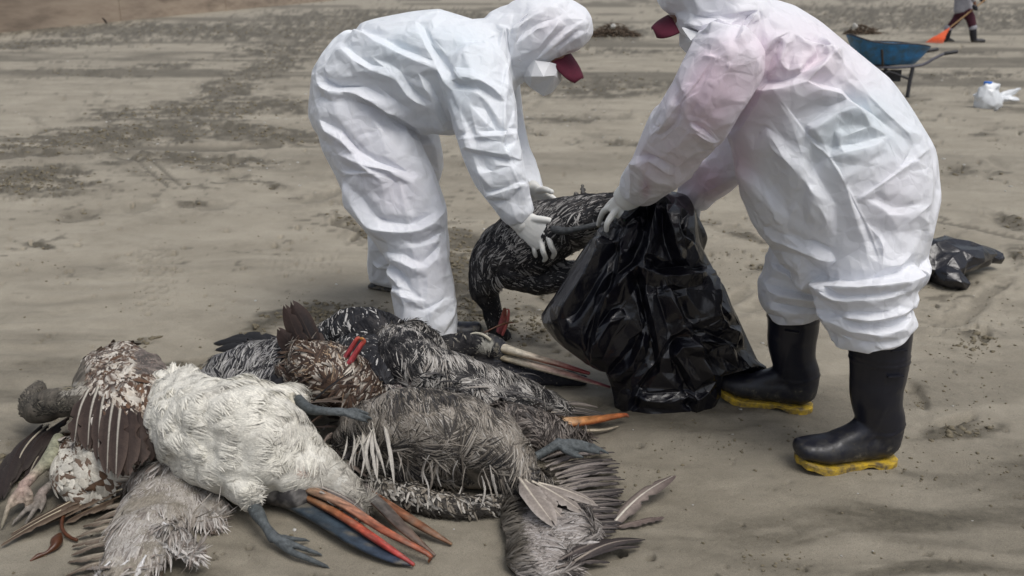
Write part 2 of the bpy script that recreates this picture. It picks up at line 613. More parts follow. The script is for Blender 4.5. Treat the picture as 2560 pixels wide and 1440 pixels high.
def facet(me, ntri, jit, seed=0, levels=2, smooth=2, fac=.5):
    """sheet material creases into flat facets with crisp edges"""
    r = min(1.0, ntri / (2.0 * len(me.polygons)))
    me = apply_mods(me, [('DECIMATE', dict(ratio=r))])
    co = verts(me); n = vnormals(me)
    rs = np.random.RandomState(seed)
    slack = np.clip(.75 + 1.1 * fbm(co * 5.5, 2, seed), .3, 1.4)
    co = co + n * (slack * (rs.normal(size=len(co)) * jit).clip(-1.6 * jit, 1.6 * jit))[:, None]
    me.vertices.foreach_set('co', co.ravel()); me.update()
    return apply_mods(me, [('SUBSURF', dict(subdivision_type='SIMPLE', levels=levels)), ('SMOOTH', dict(factor=fac, iterations=smooth))])

# ------------------------------------------------------------------ beach
# churned (dark, damp) places, plus shade painted under the lifted bird: photo x, y, half sizes, weight, tilt in degrees
WETS_SHADE = [(600, 78, 720, 26, 1.0, 0), (150, 108, 330, 14, .9, -3), (980, 45, 420, 26, .8, 0), (640, 185, 190, 40, .9, -24), (520, 275, 330, 30, 1.0, -3),
        (250, 345, 380, 40, 1.0, -6), (90, 455, 170, 42, 1.0, 0), (640, 335, 260, 28, .9, 6), (720, 120, 180, 36, .8, -8),
        (470, 400, 330, 20, .7, 3), (590, 440, 240, 26, .5, 16), (380, 440, 240, 16, .5, 14), (230, 185, 240, 10, .6, 3), (400, 168, 180, 16, .6, -6),
        (1450, 215, 330, 38, .7, 0), (1540, 84, 110, 22, 1.0, 0), (1400, 300, 220, 20, .4, 0), (1560, 130, 300, 14, .5, 0),
        (2300, 45, 620, 44, .75, 0), (2380, 190, 260, 16, .6, 0), (2330, 130, 300, 14, .45, 0), (2250, 250, 120, 16, .5, 0), (2480, 255, 140, 12, .4, 0),
        (1130, 650, 70, 110, 1.0, 8), (1170, 790, 60, 80, .9, 0), (810, 790, 170, 40, 1.0, -4), (640, 830, 120, 24, .6, -20), (330, 866, 90, 17, .9, -14),
        (520, 908, 150, 16, .9, -6), (880, 560, 80, 9, 1.0, 20), (930, 590, 60, 14, .9, 14), (1000, 640, 60, 40, .5, 0), (190, 540, 110, 16, .45, -6),
        (1330, 820, 110, 60, .7, 0), (1420, 740, 80, 60, .6, 0), (1560, 357, 70, 12, .7, 3), (1760, 550, 50, 10, .7, 4), (1850, 590, 90, 12, .6, 18), (1895, 668, 40, 14, .6, 8), (1350, 335, 60, 9, .6, 8), (1660, 470, 70, 14, .5, 0),  # first two also paint the shade under the lifted bird and bag
        (2440, 865, 80, 42, .7, -10), (2400, 1080, 130, 34, .6, -8), (2300, 1000, 60, 60, .35, 40), (2400, 430, 60, 16, .7, 0), (2450, 335, 60, 10, .5, 0),
        (2500, 440, 60, 20, .5, 0), (2530, 560, 60, 22, .6, 20), (2400, 700, 110, 24, .3, 10), 
         (2540, 640, 50, 30, .5, 10), (1880, 700, 120, 60, .25, 30), (480, 512, 60, 9, .7, -3), (100, 613, 50, 9, .7, 4), (180, 548, 90, 10, .6, -6), (400, 1160, 420, 180, .25, -20), (40, 1180, 100, 60, .6, -20)]
# soft dark streaks of heavier sand; the first also paints shade left of the boots
STREAKS = [(1800, 1080, 340, 40, .45, 6), (1700, 1180, 380, 34, .40, 12), (1900, 1300, 420, 40, .28, 10), (1750, 1400, 420, 34, .35, 6), (1500, 1120, 160, 40, .5, 8),
           (500, 1400, 500, 50, .25, -4), (120, 760, 300, 40, .25, -14), (250, 660, 330, 30, .18, -10), (760, 660, 260, 30, .18, 0), (100, 900, 200, 70, .3, -18), (60, 1000, 130, 90, .25, 0), (430, 200, 330, 30, .18, 0), (150, 150, 220, 16, .22, 0), (2300, 1380, 260, 50, .2, 8), (1640, 1010, 200, 46, .45, -12), (1050, 1300, 300, 60, .2, 0)]

def ell(px, py, e, soft=1.0):
    cx, cy, rx, ry, w, a = e
    a = math.radians(a)
    x, y = px - cx, py - cy
    u = (x * math.cos(a) + y * math.sin(a)) / rx
    v = (-x * math.sin(a) + y * math.cos(a)) / ry
    return w * np.exp(-1.1 * (u * u + v * v) * soft)

def rough_weight(P):
    px, py = project(P)
    w = np.zeros(P.shape[:-1])
    for e in WETS_SHADE:
        w = np.maximum(w, ell(px, py, e))
    return w

# prints pressed into the sand: photo x, y, length px, width px, tilt, depth m
PRINTS = [(190, 540, 130, 26, -6, .018), (470, 513, 70, 14, -4, .015), (105, 613, 56, 14, 6, .014), (610, 232, 60, 12, 6, .02), (700, 220, 60, 10, 8, .02),
          (1885, 668, 64, 22, 14, .018), (2462, 835, 40, 50, 0, .022), (2290, 990, 40, 110, -40, .018), (2390, 1055, 120, 30, -14, .02), (1500, 1010, 100, 30, 0, .01),
          (2360, 700, 60, 20, 0, .01), (1770, 552, 60, 14, 5, .012), (2400, 425, 70, 14, 0, .02), (500, 905, 160, 22, -8, .02), (1560, 356, 80, 12, 3, .02), (1350, 334, 60, 9, 8, .02),
           (2475, 322, 50, 10, 0, .02), (2480, 350, 40, 9, 0, .02)]
# ruts of wheels and dragged things: polyline, width px, depth m
RUTS = [([(110, 180), (200, 186), (300, 190)], 7, .03), ([(0, 395), (200, 383), (330, 372), (560, 374), (700, 366)], 9, .02), ([(830, 560), (880, 572), (925, 590)], 8, .02),
        ([(840, 552), (890, 560), (920, 566)], 6, .02), ([(880, 600), (900, 590), (930, 600)], 8, .015), ([(530, 318), (600, 326), (700, 336)], 8, .02), ([(1470, 600), (1800, 560)], 6, .0),
        ([(340, 400), (420, 470)], 6, .008), ([(370, 395), (450, 465)], 6, .008), ([(230, 385), (330, 345)], 9, .015), ([(2160, 520), (2560, 600)], 5, .006)]

NR, NC = 560, 640
v = np.linspace(0, 1, NR)
invD = (1 / 1.15) * (1 - v) ** 1.0 + v * (1 / 900.0)
Yr = 1 / invD
Yr = np.concatenate([[0.0, 0.5, 0.85], Yr])
u = np.concatenate([np.linspace(-2.2, -.70, 24, endpoint=False), np.linspace(-.70, .70, NC), np.linspace(.70, 2.2, 25)[1:]])
YY, UU = np.meshgrid(Yr, u, indexing='ij')
XX = UU * (YY + 0.35)
P = np.stack([XX, YY, np.zeros_like(XX)], -1)
px, py = project(np.where((YY > 0.6)[..., None], P, np.array([0, 0.6, 0])))
inview = (YY > 0.8)
Pn = P * np.array([1, 1, 1])
far = sstep(8, 40, YY)
rw = rough_weight(P) * inview
big = fbm(P * np.array([.9, 1.6, 1]), 4, 31)
mid = fbm(P * np.array([5, 7, 1]), 4, 41)
fine = fbm(P * np.array([24, 28, 1]), 4, 51)
scuff = fbm(P * np.array([2.2, 6.5, 1]), 5, 45, .62)
wet_shade_n = np.clip(rw * (1.0 + 1.0 * mid + 1.1 * scuff + .5 * fine), 0, 1.3)
wet = sstep(0.20, 0.60, wet_shade_n)
mott = fbm(P * np.array([8, 21, 1]), 4, 47, .6)
wet *= .60 + .40 * sstep(-.34, .14, mott)
# far beach: broad bands of churned and smooth sand
bands = fbm(P * np.array([.10, .55, 1]) + 5, 4, 61)
wet = np.maximum(wet, sstep(0.02, .32, bands + .25 * fbm(P * np.array([.9, 3, 1]), 3, 63)) * sstep(5, 11, YY) * .75)
# small scuffs and specks everywhere
spk = fbm(P * np.array([15, 21, 1]), 3, 71) + .6 * fbm(P * np.array([2, 2, 1]), 2, 73)
wet = np.maximum(wet, sstep(0.52, 0.78, spk) * .7 * sstep(3.0, 4.2, YY))
st = np.zeros_like(XX)
for e in STREAKS:
    st = np.maximum(st, ell(px, py, e))
warp = fbm(P * np.array([1.3, 1.3, 1]), 3, 81)
a = math.radians(12)
rip = np.sin((P[..., 1] * math.cos(a) + P[..., 0] * math.sin(a)) * 34 + 9 * warp + 3 * mid)
streakn = fbm(np.stack([P[..., 0] * 1.6 + warp, P[..., 1] * 13 + 3 * warp + 1.8 * P[..., 0], P[..., 2]], -1), 4, 83)
flow = fbm(np.stack([P[..., 0] * .9 + .8 * warp, P[..., 1] * 6.5 - 1.6 * P[..., 0] + 2.2 * warp, P[..., 2]], -1), 5, 85)
damp = sstep(700, 1200, py) * inview
wet = np.clip(np.maximum(wet, st * 1.1 * sstep(-.55, .55, streakn + .12 * rip) * inview) + .16 * sstep(.0, .5, streakn) * inview * (1 - far)
              + damp * (.33 + .52 * sstep(-.15, .40, flow + .3 * streakn)) + .13 * (mid + fine) * inview * (1 - far), 0, 1)
# relief
z = .018 * big * sstep(1.6, 4, YY) + .006 * big + .0045 * rip * sstep(.05, .4, st + .15) * (1 - wet * .5) * inview + .003 * mid
lump = np.maximum(0, fbm(P * np.array([17, 19, 1]), 4, 91, .6))
lump2 = np.maximum(0, vnoise(P * np.array([42, 46, 1]), 97))
z += rw * sstep(.25, .75, wet_shade_n) * (.040 * lump + .016 * lump2 + .012 * fine) * (1 + far * 1.5)
for cx, cy, L, Wd, tilt, dep in PRINTS:
    A = ell(px, py, (cx, cy, L * .5, Wd * .5, 1, tilt), 1.0)
    rim = ell(px, py, (cx, cy, L * .75, Wd * .85, 1, tilt), 1.0)
    k = sstep(.3, .75, A + .1 * fine)
    z += inview * (-dep * k + .5 * dep * np.clip(rim - A, 0, 1) * (1 + fine))
    wet = np.maximum(wet, inview * .55 * k)
for pts, w, dep in RUTS:
    best = np.full(XX.shape, 1e9)
    for i in range(len(pts) - 1):
        d, s, t = seg_dist(px, py, pts[i], pts[i + 1])
        best = np.minimum(best, d)
    k = np.maximum(0, 1 - best / w) * inview
    z += -dep * k + .6 * dep * np.maximum(0, 1 - abs(best - w * 1.5) / w) * inview * (1 + 1.5 * fine)
    wet = np.maximum(wet, .8 * sstep(.1, .6, k))
# shoe-tread prints: rows of little bars
# many more shallow prints where people have walked
rp_ = np.random.RandomState(12)
for k in range(64):
    if k < 40: cx, cy = rp_.uniform(1320, 2540), 210 + 640 * rp_.uniform() ** 1.3
    else: cx, cy = rp_.uniform(20, 900), rp_.uniform(200, 520)
    s_ = (cy + 14) / 1.32
    L, Wd, tilt = s_ * .25, s_ * .10 * .5, rp_.uniform(-30, 30)
    e = (cx, cy, L * .5, Wd * .6, 1, tilt)
    A = ell(px, py, e)
    k_ = sstep(.28, .7, A + .45 * fine + .2 * mid) * (px > -50)
    rim = np.clip(ell(px, py, (cx, cy, L * .75, Wd, 1, tilt)) - A, 0, 1)
    z += inview * (-.012 * k_ + .014 * rim * (1 + 2 * fine))
    wet = np.maximum(wet, inview * np.maximum(.42 * k_, .7 * rim * sstep(-.1, .35, fine + .5 * scuff)))

def tread(cx, cy, L, Wd, tilt, nbar, dep):
    global z, wet
    t = math.radians(tilt)
    x, y = px - cx, py - cy
    uu = (x * math.cos(t) + y * math.sin(t)) / (L * .5)
    vv = (-x * math.sin(t) + y * math.cos(t)) / (Wd * .5)
    m = sstep(1.0, .8, np.abs(uu)) * sstep(1.0, .8, np.abs(vv)) * inview
    bars = np.sin(uu * nbar * math.pi + np.sign(np.sin(vv * 6)) * 1.2)
    gap = sstep(.25, .6, np.abs(np.sin(vv * 4.7)))
    z += m * dep * sstep(.0, .7, bars) * gap * (.6 + fine)
    wet = np.maximum(wet, m * .35 * sstep(.2, .8, bars) * gap * sstep(-.3, .3, mid + .2))
tread(385, 695, 180, 110, 78, 11, -.012)
tread(110, 455, 250, 90, -4, 16, -.022)
tread(760, 660, 200, 60, -6, 10, -.006)
tread(390, 640, 60, 90, 80, 5, -.008)
tread(2260, 225, 170, 22, -4, 12, -.02)
P[..., 2] = z
nr, nc = XX.shape
idx = np.arange(nr * nc).reshape(nr, nc)
F = np.stack([idx[:-1, :-1], idx[:-1, 1:], idx[1:, 1:], idx[1:, :-1]], -1).reshape(-1, 4)
me = make_mesh('sand', P.reshape(-1, 3), F)
at = me.attributes.new('wet', 'FLOAT', 'POINT')  # damp sand together with the painted shade spots
at.data.foreach_set('value', np.clip(wet, 0, 1).astype(np.float32).ravel())
sand = add('sand', me, M_SAND, kind='structure')

# crumbs and clods of turned sand, and bits of shell
def lumps(name, m, n, pick, rr, squash, sub=1, seed=3):
    rs = np.random.RandomState(seed)
    Vi, Fi = ICO[sub]
    pts = []
    tries = 0
    while len(pts) < n and tries < 60:
        qx, qy = rs.uniform(-60, 2620, 9000), rs.uniform(0, 1450, 9000)
        dy = -ST - (qy - 720) / FPX * CT
        t = -CAMH / dy
        Q = np.stack([(qx - 1280) / FPX * t, (CT - (qy - 720) / FPX * ST) * t, np.zeros_like(t)], -1)
        keep = rs.uniform(size=len(Q)) < pick(Q, qx, qy)
        pts += list(Q[keep]); tries += 1
    pts = np.array(pts[:n])
    n = len(pts)
    pts[:, 2] = ground_z(pts) + .001
    r = rr[0] + (rr[1] - rr[0]) * rs.uniform(size=n) ** 3
    r = r * (1 + .10 * pts[:, 1])
    V = np.repeat(Vi[None], n, 0) * (1 + .35 * rs.normal(size=(n, len(Vi), 1)).clip(-1, 1)) * r[:, None, None] * np.array([1, 1, squash])
    ang = rs.uniform(0, 6.28, n)
    c, s = np.cos(ang)[:, None], np.sin(ang)[:, None]
    V = np.stack([V[..., 0] * c * 1.3 - V[..., 1] * s, V[..., 0] * s * 1.3 + V[..., 1] * c, V[..., 2]], -1) + pts[:, None]
    Fb = np.array(Fi)[None] + (np.arange(n) * len(Vi))[:, None, None]
    return add(name, make_mesh(name, V.reshape(-1, 3), Fb.reshape(-1, 3), smooth=sub > 1), m, kind='stuff')

def ground_z(Q):
    """height of the sand sheet under points"""
    Q = np.atleast_2d(Q)
    r = np.interp(Q[:, 1], Yr, np.arange(nr))
    c = np.interp(Q[:, 0] / (Q[:, 1] + .35), u, np.arange(nc))
    r0 = np.clip(r.astype(int), 0, nr - 2); c0 = np.clip(c.astype(int), 0, nc - 2)
    fr, fc = r - r0, c - c0
    return (z[r0, c0] * (1 - fr) * (1 - fc) + z[r0 + 1, c0] * fr * (1 - fc) + z[r0, c0 + 1] * (1 - fr) * fc + z[r0 + 1, c0 + 1] * fr * fc)

lumps('sand_clods', M_CLOD, 6500, lambda Q, x, y: np.clip(rough_weight(Q) - .25, 0, 1) ** 1.3, (.0018, .0095), .75, seed=3)
lumps('sand_crumbs', M_CLOD, 2400, lambda Q, x, y: .05 + .9 * (fbm(Q * np.array([3, 3, 1]), 3, 5) > .24) * (x > 1500) + .5 * (fbm(Q * np.array([2, 2, 1]), 3, 6) > .3), (.001, .0042), .8, seed=4)
lumps('shell_bits', M_SHELL, 520, lambda Q, x, y: .02 + (y < 480) * (fbm(Q * np.array([.8, .8, 1]), 2, 8) > .1) * np.clip((y - 40) / 300, .05, 1), (.002, .008), .4, seed=5)
print('ground', time.time() - T0)

# ------------------------------------------------------------------ concrete sea wall, cast in panels
wallA = np.array([-17.6, 33.4, 0.0]); wdir = unit(np.array([-33.7 + 17.6, 168 - 33.1, 0]))
wnorm = np.array([wdir[1], -wdir[0], 0])
wroot = thing('seawall', 'long low concrete sea wall with stained panels along the back of the beach', 'wall', wallA)
wrz = math.atan2(wdir[1], wdir[0])
bnd = [-26.0, -18.0, -9.0, -.6]
for qx, qy in ((302, 53), (565, 24)):
    # where the joint foot shows along the wall line
    d = ray(qx, qy)
    A = np.array([[wdir[0], -d[0]], [wdir[1], -d[1]]])
    s = np.linalg.solve(A, -wallA[:2])[0]
    bnd.append(float(s))
while bnd[-1] < 320:
    bnd.append(bnd[-1] + 34)
for i in range(len(bnd) - 1):
    s0, s1 = bnd[i] + .12, bnd[i + 1] - .12
    c = wallA + wdir * (s0 + s1) / 2 - wnorm * .25
    V, Fq = box_vf((c[0], c[1], .55), s1 - s0, .5 + .03 * (i % 2), 1.9, wrz)
    add('wall_panel', make_mesh('wall_panel', V, Fq, smooth=False), M_CONC, wroot)
s0, s1 = bnd[0], bnd[-1]
c = wallA + wdir * (s0 + s1) / 2 - wnorm * .25
V, Fq = box_vf((c[0], c[1], .5), s1 - s0, .34, 1.75, wrz)
add('wall_core', make_mesh('wall_core', V, Fq, smooth=False), M_DARKWOOD, wroot)
V, Fq = box_vf((c[0], c[1], 1.56), s1 - s0, .74, .12, wrz)
add('coping', make_mesh('coping', V, Fq, smooth=False), M_CONC, wroot)
# stick leaning on it
a = G(266, 58); b = W(257, 46, a[1] + .25)
o = add('stick', make_mesh('stick', *tube([a, (a + b) / 2 + (.02, 0, 0), b], [.05, .05, .035])), M_DARKWOOD)
tag(origin_to(o, a), 'short dark stick leaning against the foot of the sea wall', 'stick')
# ------------------------------------------------------------------ people
def limb(secs, up=(0, 1, 0), sub=4, nu=22, capk=.7):
    """secs: (photo x, y, distance Y, half width px, half depth m)"""
    C = np.array([W(s[0], s[1], s[2]) for s in secs])
    R1 = np.array([s[3] for s in secs]) / scale_at(C)
    R2 = np.array([s[4] for s in secs])
    return loft(C, R1, R2, up, nu, sub, True, capk)

def slim(secs, k):
    return [(a, b, c, r * k, d * k) for a, b, c, r, d in secs]

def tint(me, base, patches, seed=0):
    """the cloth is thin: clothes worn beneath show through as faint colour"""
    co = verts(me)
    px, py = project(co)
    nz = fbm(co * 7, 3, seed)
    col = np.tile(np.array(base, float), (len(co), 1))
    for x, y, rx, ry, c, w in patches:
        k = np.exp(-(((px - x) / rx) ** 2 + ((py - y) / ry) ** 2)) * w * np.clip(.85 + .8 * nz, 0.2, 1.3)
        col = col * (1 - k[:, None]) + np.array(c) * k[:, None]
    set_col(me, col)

def hand(wrist, knuckles, fingers, thumb, pr, voxel=.0028):
    """palm from wrist to knuckle row, then five fingers (each a list of points)"""
    parts = []
    wrist = np.asarray(wrist); kn = np.asarray(knuckles)
    mid = kn.mean(0)
    back = unit(np.cross(kn[-1] - kn[0], mid - wrist))
    half = np.linalg.norm(kn[-1] - kn[0]) / 2 + .008
    parts.append(loft(np.array([wrist, wrist * .6 + mid * .4, wrist * .2 + mid * .8, mid]), [pr * 1.05, half * .92, half, half * .93], [pr * .9, .019, .016, .012], back, 18, 4))
    for k, f in enumerate(fingers):
        f = np.asarray(f)
        r0 = [.0100, .0105, .0100, .0088][k]
        base = kn[k] * .72 + wrist * .28
        parts.append(tube(np.vstack([base, kn[k], f]), np.concatenate([[r0 * .8, r0 * 1.06], np.linspace(r0, r0 * .78, len(f))]), 4, 12, back))
    t = np.asarray(thumb)
    parts.append(tube(t, np.linspace(.0145, .0095, len(t)), 4, 12, back))
    return union(parts, voxel, 3)

def P3(lst):
    return np.array([W(*q) for q in lst])

# ---- worker on the left, bent over facing right
L_TORSO = [(868, 262, 3.72, 98, .19), (898, 205, 3.69, 120, .21), (960, 185, 3.66, 130, .22), (1050, 178, 3.64, 148, .23), (1125, 180, 3.63, 155, .23), (1200, 152, 3.62, 125, .22), (1262, 115, 3.62, 78, .14)]
L_NLEG = [(885, 275, 3.60, 108, .155), (930, 370, 3.57, 112, .15), (982, 475, 3.53, 115, .14), (1022, 560, 3.50, 97, .13), (1047, 640, 3.47, 82, .12), (1057, 720, 3.44, 80, .12), (1066, 800, 3.41, 78, .115), (1068, 862, 3.39, 76, .11)]
L_FLEG = [(930, 290, 3.86, 92, .13), (1012, 370, 3.92, 90, .12), (1022, 450, 3.97, 76, .11), (990, 530, 4.02, 60, .10), (962, 610, 4.06, 46, .085), (955, 680, 4.10, 36, .07)]
L_FFOOT = [(946, 686, 4.12, 27, .055), (975, 688, 4.09, 30, .06), (1025, 700, 4.04, 26, .055)]
L_NARM = [(1183, 178, 3.46, 86, .12), (1203, 255, 3.39, 86, .105), (1220, 340, 3.34, 78, .092), (1243, 420, 3.31, 70, .086), (1270, 480, 3.29, 59, .076), (1293, 532, 3.28, 45, .056)]
L_FARM = [(1225, 190, 3.82, 75, .10), (1262, 290, 3.80, 50, .08), (1280, 385, 3.74, 48, .07), (1312, 445, 3.68, 38, .055), (1338, 492, 3.64, 26, .045)]
L_HOOD = [(1255, 105, 3.62, 78, .13), (1300, 100, 3.62, 92, .135), (1345, 78, 3.62, 88, .135), (1400, 66, 3.62, 75, .125), (1438, 70, 3.62, 55, .105)]
L_CHIN = [(1268, 150, 3.62, 48, .10), (1296, 172, 3.62, 34, .085), (1330, 158, 3.62, 32, .08)]
wl = thing('person', 'person in white hooded coverall and maroon cap bending right, lifting a dark pelican', 'person', G(1010, 800), 'clean-up workers in white coveralls')
me = union([limb(s) for s in (L_TORSO, L_NLEG, L_FLEG, L_FFOOT, L_NARM, L_FARM, L_HOOD, L_CHIN)], .0085, 5, 'coverall')
crumple(me, [(.17, .010)], 5)
apply_folds(me, [
    ([(860, 70), (925, 98), (1000, 136), (1107, 182)], 34, .026, 1),
    ([(1045, 56), (1060, 105), (1085, 150), (1112, 182), (1128, 222)], 28, .024, 1),
    ([(839, 112), (907, 165), (989, 194)], 26, .020, 1),
    ([(932, 147), (989, 187), (1020, 237), (1079, 269)], 26, .022, 1),
    ([(775, 185), (832, 228), (898, 228), (951, 252), (1010, 282)], 26, .030, 1),
    ([(1042, 181), (1079, 244), (1101, 297), (1126, 331)], 24, .018, 1),
    ([(792, 300), (854, 347), (907, 403), (1032, 450)], 30, .020, 1),
    ([(800, 360), (880, 400), (985, 470)], 30, .014, 1),
    ([(1014, 316), (1032, 350), (1080, 366)], 18, .018, 1),
    ([(901, 231), (979, 266), (1054, 328), (1078, 370)], 28, .022, -1),
    ([(1123, 225), (1136, 200), (1189, 200), (1230, 225), (1264, 250)], 26, .022, -1),
    ([(1139, 350), (1182, 340), (1257, 335), (1300, 330)], 18, .014, 1),
    ([(1151, 359), (1207, 378), (1292, 390)], 22, .018, -1),
    ([(1264, 259), (1262, 331), (1248, 385)], 22, .018, 1),
    ([(1204, 231), (1232, 281), (1251, 312)], 22, .014, -1),
    ([(1150, 270), (1165, 330), (1190, 400), (1225, 470)], 26, .012, 1),
    ([(1182, 420), (1240, 435), (1300, 415)], 20, .014, 1),
    ([(1210, 490), (1262, 480), (1318, 455)], 18, .014, 1),
    ([(1251, 140), (1268, 187), (1258, 244)], 16, .014, -1),
    ([(1276, 84), (1329, 44), (1385, 19)], 14, .012, 1), ([(1289, 112), (1332, 75), (1398, 44)], 14, .012, 1), ([(1332, 131), (1376, 78), (1410, 45)], 14, .012, 1),
    ([(1290, 95), (1310, 60), (1350, 25)], 10, .008, -1), ([(1350, 140), (1400, 92), (1440, 60)], 14, .010, 1), ([(1276, 62), (1282, 119), (1290, 140)], 16, .014, -1),
    ([(1380, 135), (1425, 105), (1460, 70)], 14, .010, 1),
    ([(845, 439), (914, 430), (960, 440)], 12, .008, 1),
    ([(860, 470), (895, 517), (932, 562), (995, 576), (1057, 570), (1107, 528)], 34, .036, 1),
    ([(1001, 461), (1020, 523), (1032, 560)], 24, .014, 1),
    ([(950, 640), (1007, 651), (1035, 670), (1073, 662), (1107, 616)], 26, .022, 1),
    ([(961, 661), (995, 701), (1017, 735), (1057, 757)], 24, .020, 1),
    ([(972, 722), (1000, 734), (1030, 752)], 20, .022, 1), ([(1135, 775), (1125, 805), (1105, 835)], 20, .014, 1),
    ([(1000, 610), (1050, 620), (1110, 590)], 22, .014, 1), ([(1060, 790), (1100, 765), (1138, 745)], 18, .012, 1),
    ([(930, 300), (1000, 380), (1085, 420)], 26, .012, 1), ([(935, 660), (960, 668), (985, 662)], 12, .012, 1),
])
me = facet(me, 1900, .0062, 11, 2, 3)
me = facet(me, 9000, .0018, 13, 2, 3)
apply_folds(me, [(q, 5, .0035, 0) for q in ([(1126, 168), (1160, 205), (1195, 198), (1240, 226), (1266, 250)], [(845, 440), (914, 432), (985, 440)], [(1140, 352), (1182, 344), (1257, 338), (1300, 332)],
    [(1254, 60), (1274, 110), (1272, 160), (1252, 235)], [(1000, 455), (1012, 520), (1026, 600), (1046, 700), (1060, 800)], [(1262, 250), (1262, 330), (1280, 420), (1318, 500)])])
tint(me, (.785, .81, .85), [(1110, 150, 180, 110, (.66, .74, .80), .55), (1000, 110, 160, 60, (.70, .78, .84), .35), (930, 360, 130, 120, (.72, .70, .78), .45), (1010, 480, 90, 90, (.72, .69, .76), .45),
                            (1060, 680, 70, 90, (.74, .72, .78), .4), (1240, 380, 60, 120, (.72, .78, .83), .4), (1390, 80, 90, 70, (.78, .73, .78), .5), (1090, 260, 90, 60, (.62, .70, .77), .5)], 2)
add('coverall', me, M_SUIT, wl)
# body inside: one continuous figure, head with a face turned down towards the birds
face = [loft(P3([(1330, 70, 3.62), (1350, 100, 3.62), (1362, 135, 3.62), (1352, 165, 3.62)]), [.075, .09, .078, .05], [.07, .078, .07, .05], (0, 1, 0), 18, 4),
        tube(P3([(1378, 128, 3.62), (1394, 150, 3.62), (1382, 162, 3.62)]), [.012, .017, .012]),
        tube(P3([(1345, 150, 3.54), (1352, 160, 3.55)]), [.02, .014])]
body = union([limb(slim(s, .62)) for s in (L_TORSO, L_NLEG, L_FLEG, L_NARM, L_FARM)] + [limb([(1240, 120, 3.62, 40, .07), (1300, 90, 3.62, 40, .07), (1340, 80, 3.62, 52, .08)])] + face
             + [tube(P3([(1262, 470, 3.29), (1290, 528, 3.285), (1312, 560, 3.28)]), [.04, .031, .028])], .013, 3, 'body')
add('body', body, M_SKIN, wl)
# cap: crown edge and curved visor
def visor(A, B, C, thick, m, parent, arch=.034):
    """visor between rim points A and B, reaching out to C, slightly arched"""
    A, B, C = map(np.asarray, (A, B, C))
    nrm = unit(np.cross(B - A, C - (A + B) / 2))
    rows = []
    for i in range(9):
        t = i / 8
        w = math.sqrt(max(0, 1 - (t * .93) ** 2.4))
        mid = (A + B) / 2 * (1 - t) + C * t
        rows.append([mid + (B - A) * (q - .5) * (w * .95 + .05) + nrm * (arch * (2 * q - 1) ** 2) for q in np.linspace(0, 1, 9)])
    top = np.array(rows).reshape(-1, 3)
    V = np.vstack([top, top - nrm * thick])
    F = []
    for i in range(8):
        for j in range(8):
            k = i * 9 + j
            F += [[k, k + 1, k + 10, k + 9], [81 + k + 9, 81 + k + 10, 81 + k + 1, 81 + k]]
    edge = [j for j in range(9)] + [i * 9 + 8 for i in range(1, 9)] + [72 + j for j in range(7, -1, -1)] + [i * 9 for i in range(7, 0, -1)]
    for a, b in zip(edge, edge[1:] + edge[:1]):
        F.append([a, 81 + a, 81 + b, b])
    return add('cap', make_mesh('cap', V, F), m, parent)
visor(W(1388, 150, 3.54), W(1434, 128, 3.70), W(1455, 196, 3.60), .004, M_CAP, wl, .018)
# folded mask with a pointed front
def fold_mask(outline, Y, nose, parent, off=.035):
    """two flat wings meeting in a raised seam"""
    mx, my = sum(q[0] for q in outline) / len(outline), sum(q[1] for q in outline) / len(outline)
    out = P3([(mx + (x - mx) * 1.10, my + (y - my) * 1.12, Y + dy) for x, y, dy in outline])
    n = P3(nose)
    cen = n.mean(0)
    V = [*out, *n]
    k = len(out); F = []
    V = np.array(V)
    # fans from the seam points to the outline
    for i in range(k):
        a, b = i, (i + 1) % k
        m = (V[a] + V[b]) / 2
        q = k + int(np.argmin([np.linalg.norm(m - s) for s in n]))
        F.append([a, b, q])
    qs = [k + int(np.argmin([np.linalg.norm((V[i] + V[(i + 1) % k]) / 2 - s) for s in n])) for i in range(k)]
    for i in range(k):
        if qs[i] != qs[(i + 1) % k]:
            F.append([(i + 1) % k, qs[(i + 1) % k], qs[i]])
    me = make_mesh('face_mask', V, F, smooth=False)
    o = add('face_mask', me, M_MASK, parent)
    s = o.modifiers.new('s', 'SOLIDIFY'); s.thickness = .004
    return o
fold_mask([(1314, 152, -.04), (1340, 156, -.09), (1372, 160, -.08), (1396, 166, -.02), (1397, 200, .0), (1376, 226, .0), (1358, 233, .0), (1330, 214, -.02), (1306, 190, -.02)], 3.60, [(1330, 190, 3.50), (1358, 192, 3.48), (1384, 188, 3.52)], wl)
strap = tube(P3([(1316, 156, 3.53), (1300, 150, 3.50), (1286, 140, 3.50)]), .003)
add('mask_strap', make_mesh('mask_strap', *strap), M_MASK, wl)
# gloves
g = hand(W(1293, 545, 3.275), P3([(1374, 566, 3.235), (1368, 588, 3.228), (1352, 606, 3.235), (1334, 616, 3.25)]),
         [P3([(1390, 586, 3.225), (1397, 606, 3.24), (1394, 620, 3.26)]), P3([(1378, 616, 3.22), (1386, 632, 3.235), (1381, 643, 3.26)]),
          P3([(1358, 630, 3.225), (1364, 645, 3.245), (1358, 652, 3.27)]), P3([(1337, 632, 3.25), (1341, 645, 3.27), (1336, 650, 3.29)])],
         P3([(1318, 548, 3.265), (1348, 548, 3.24), (1380, 553, 3.235), (1406, 560, 3.25)]), .034)
add('glove', g, M_GLOVE, wl)
cuff = loft(P3([(1283, 535, 3.28), (1296, 550, 3.275), (1308, 562, 3.27)]), [.039, .037, .036], [.036, .034, .03], (0, 1, 0), 18, 3)
add('glove_cuff', make_mesh('glove_cuff', *cuff), M_GLOVE, wl)
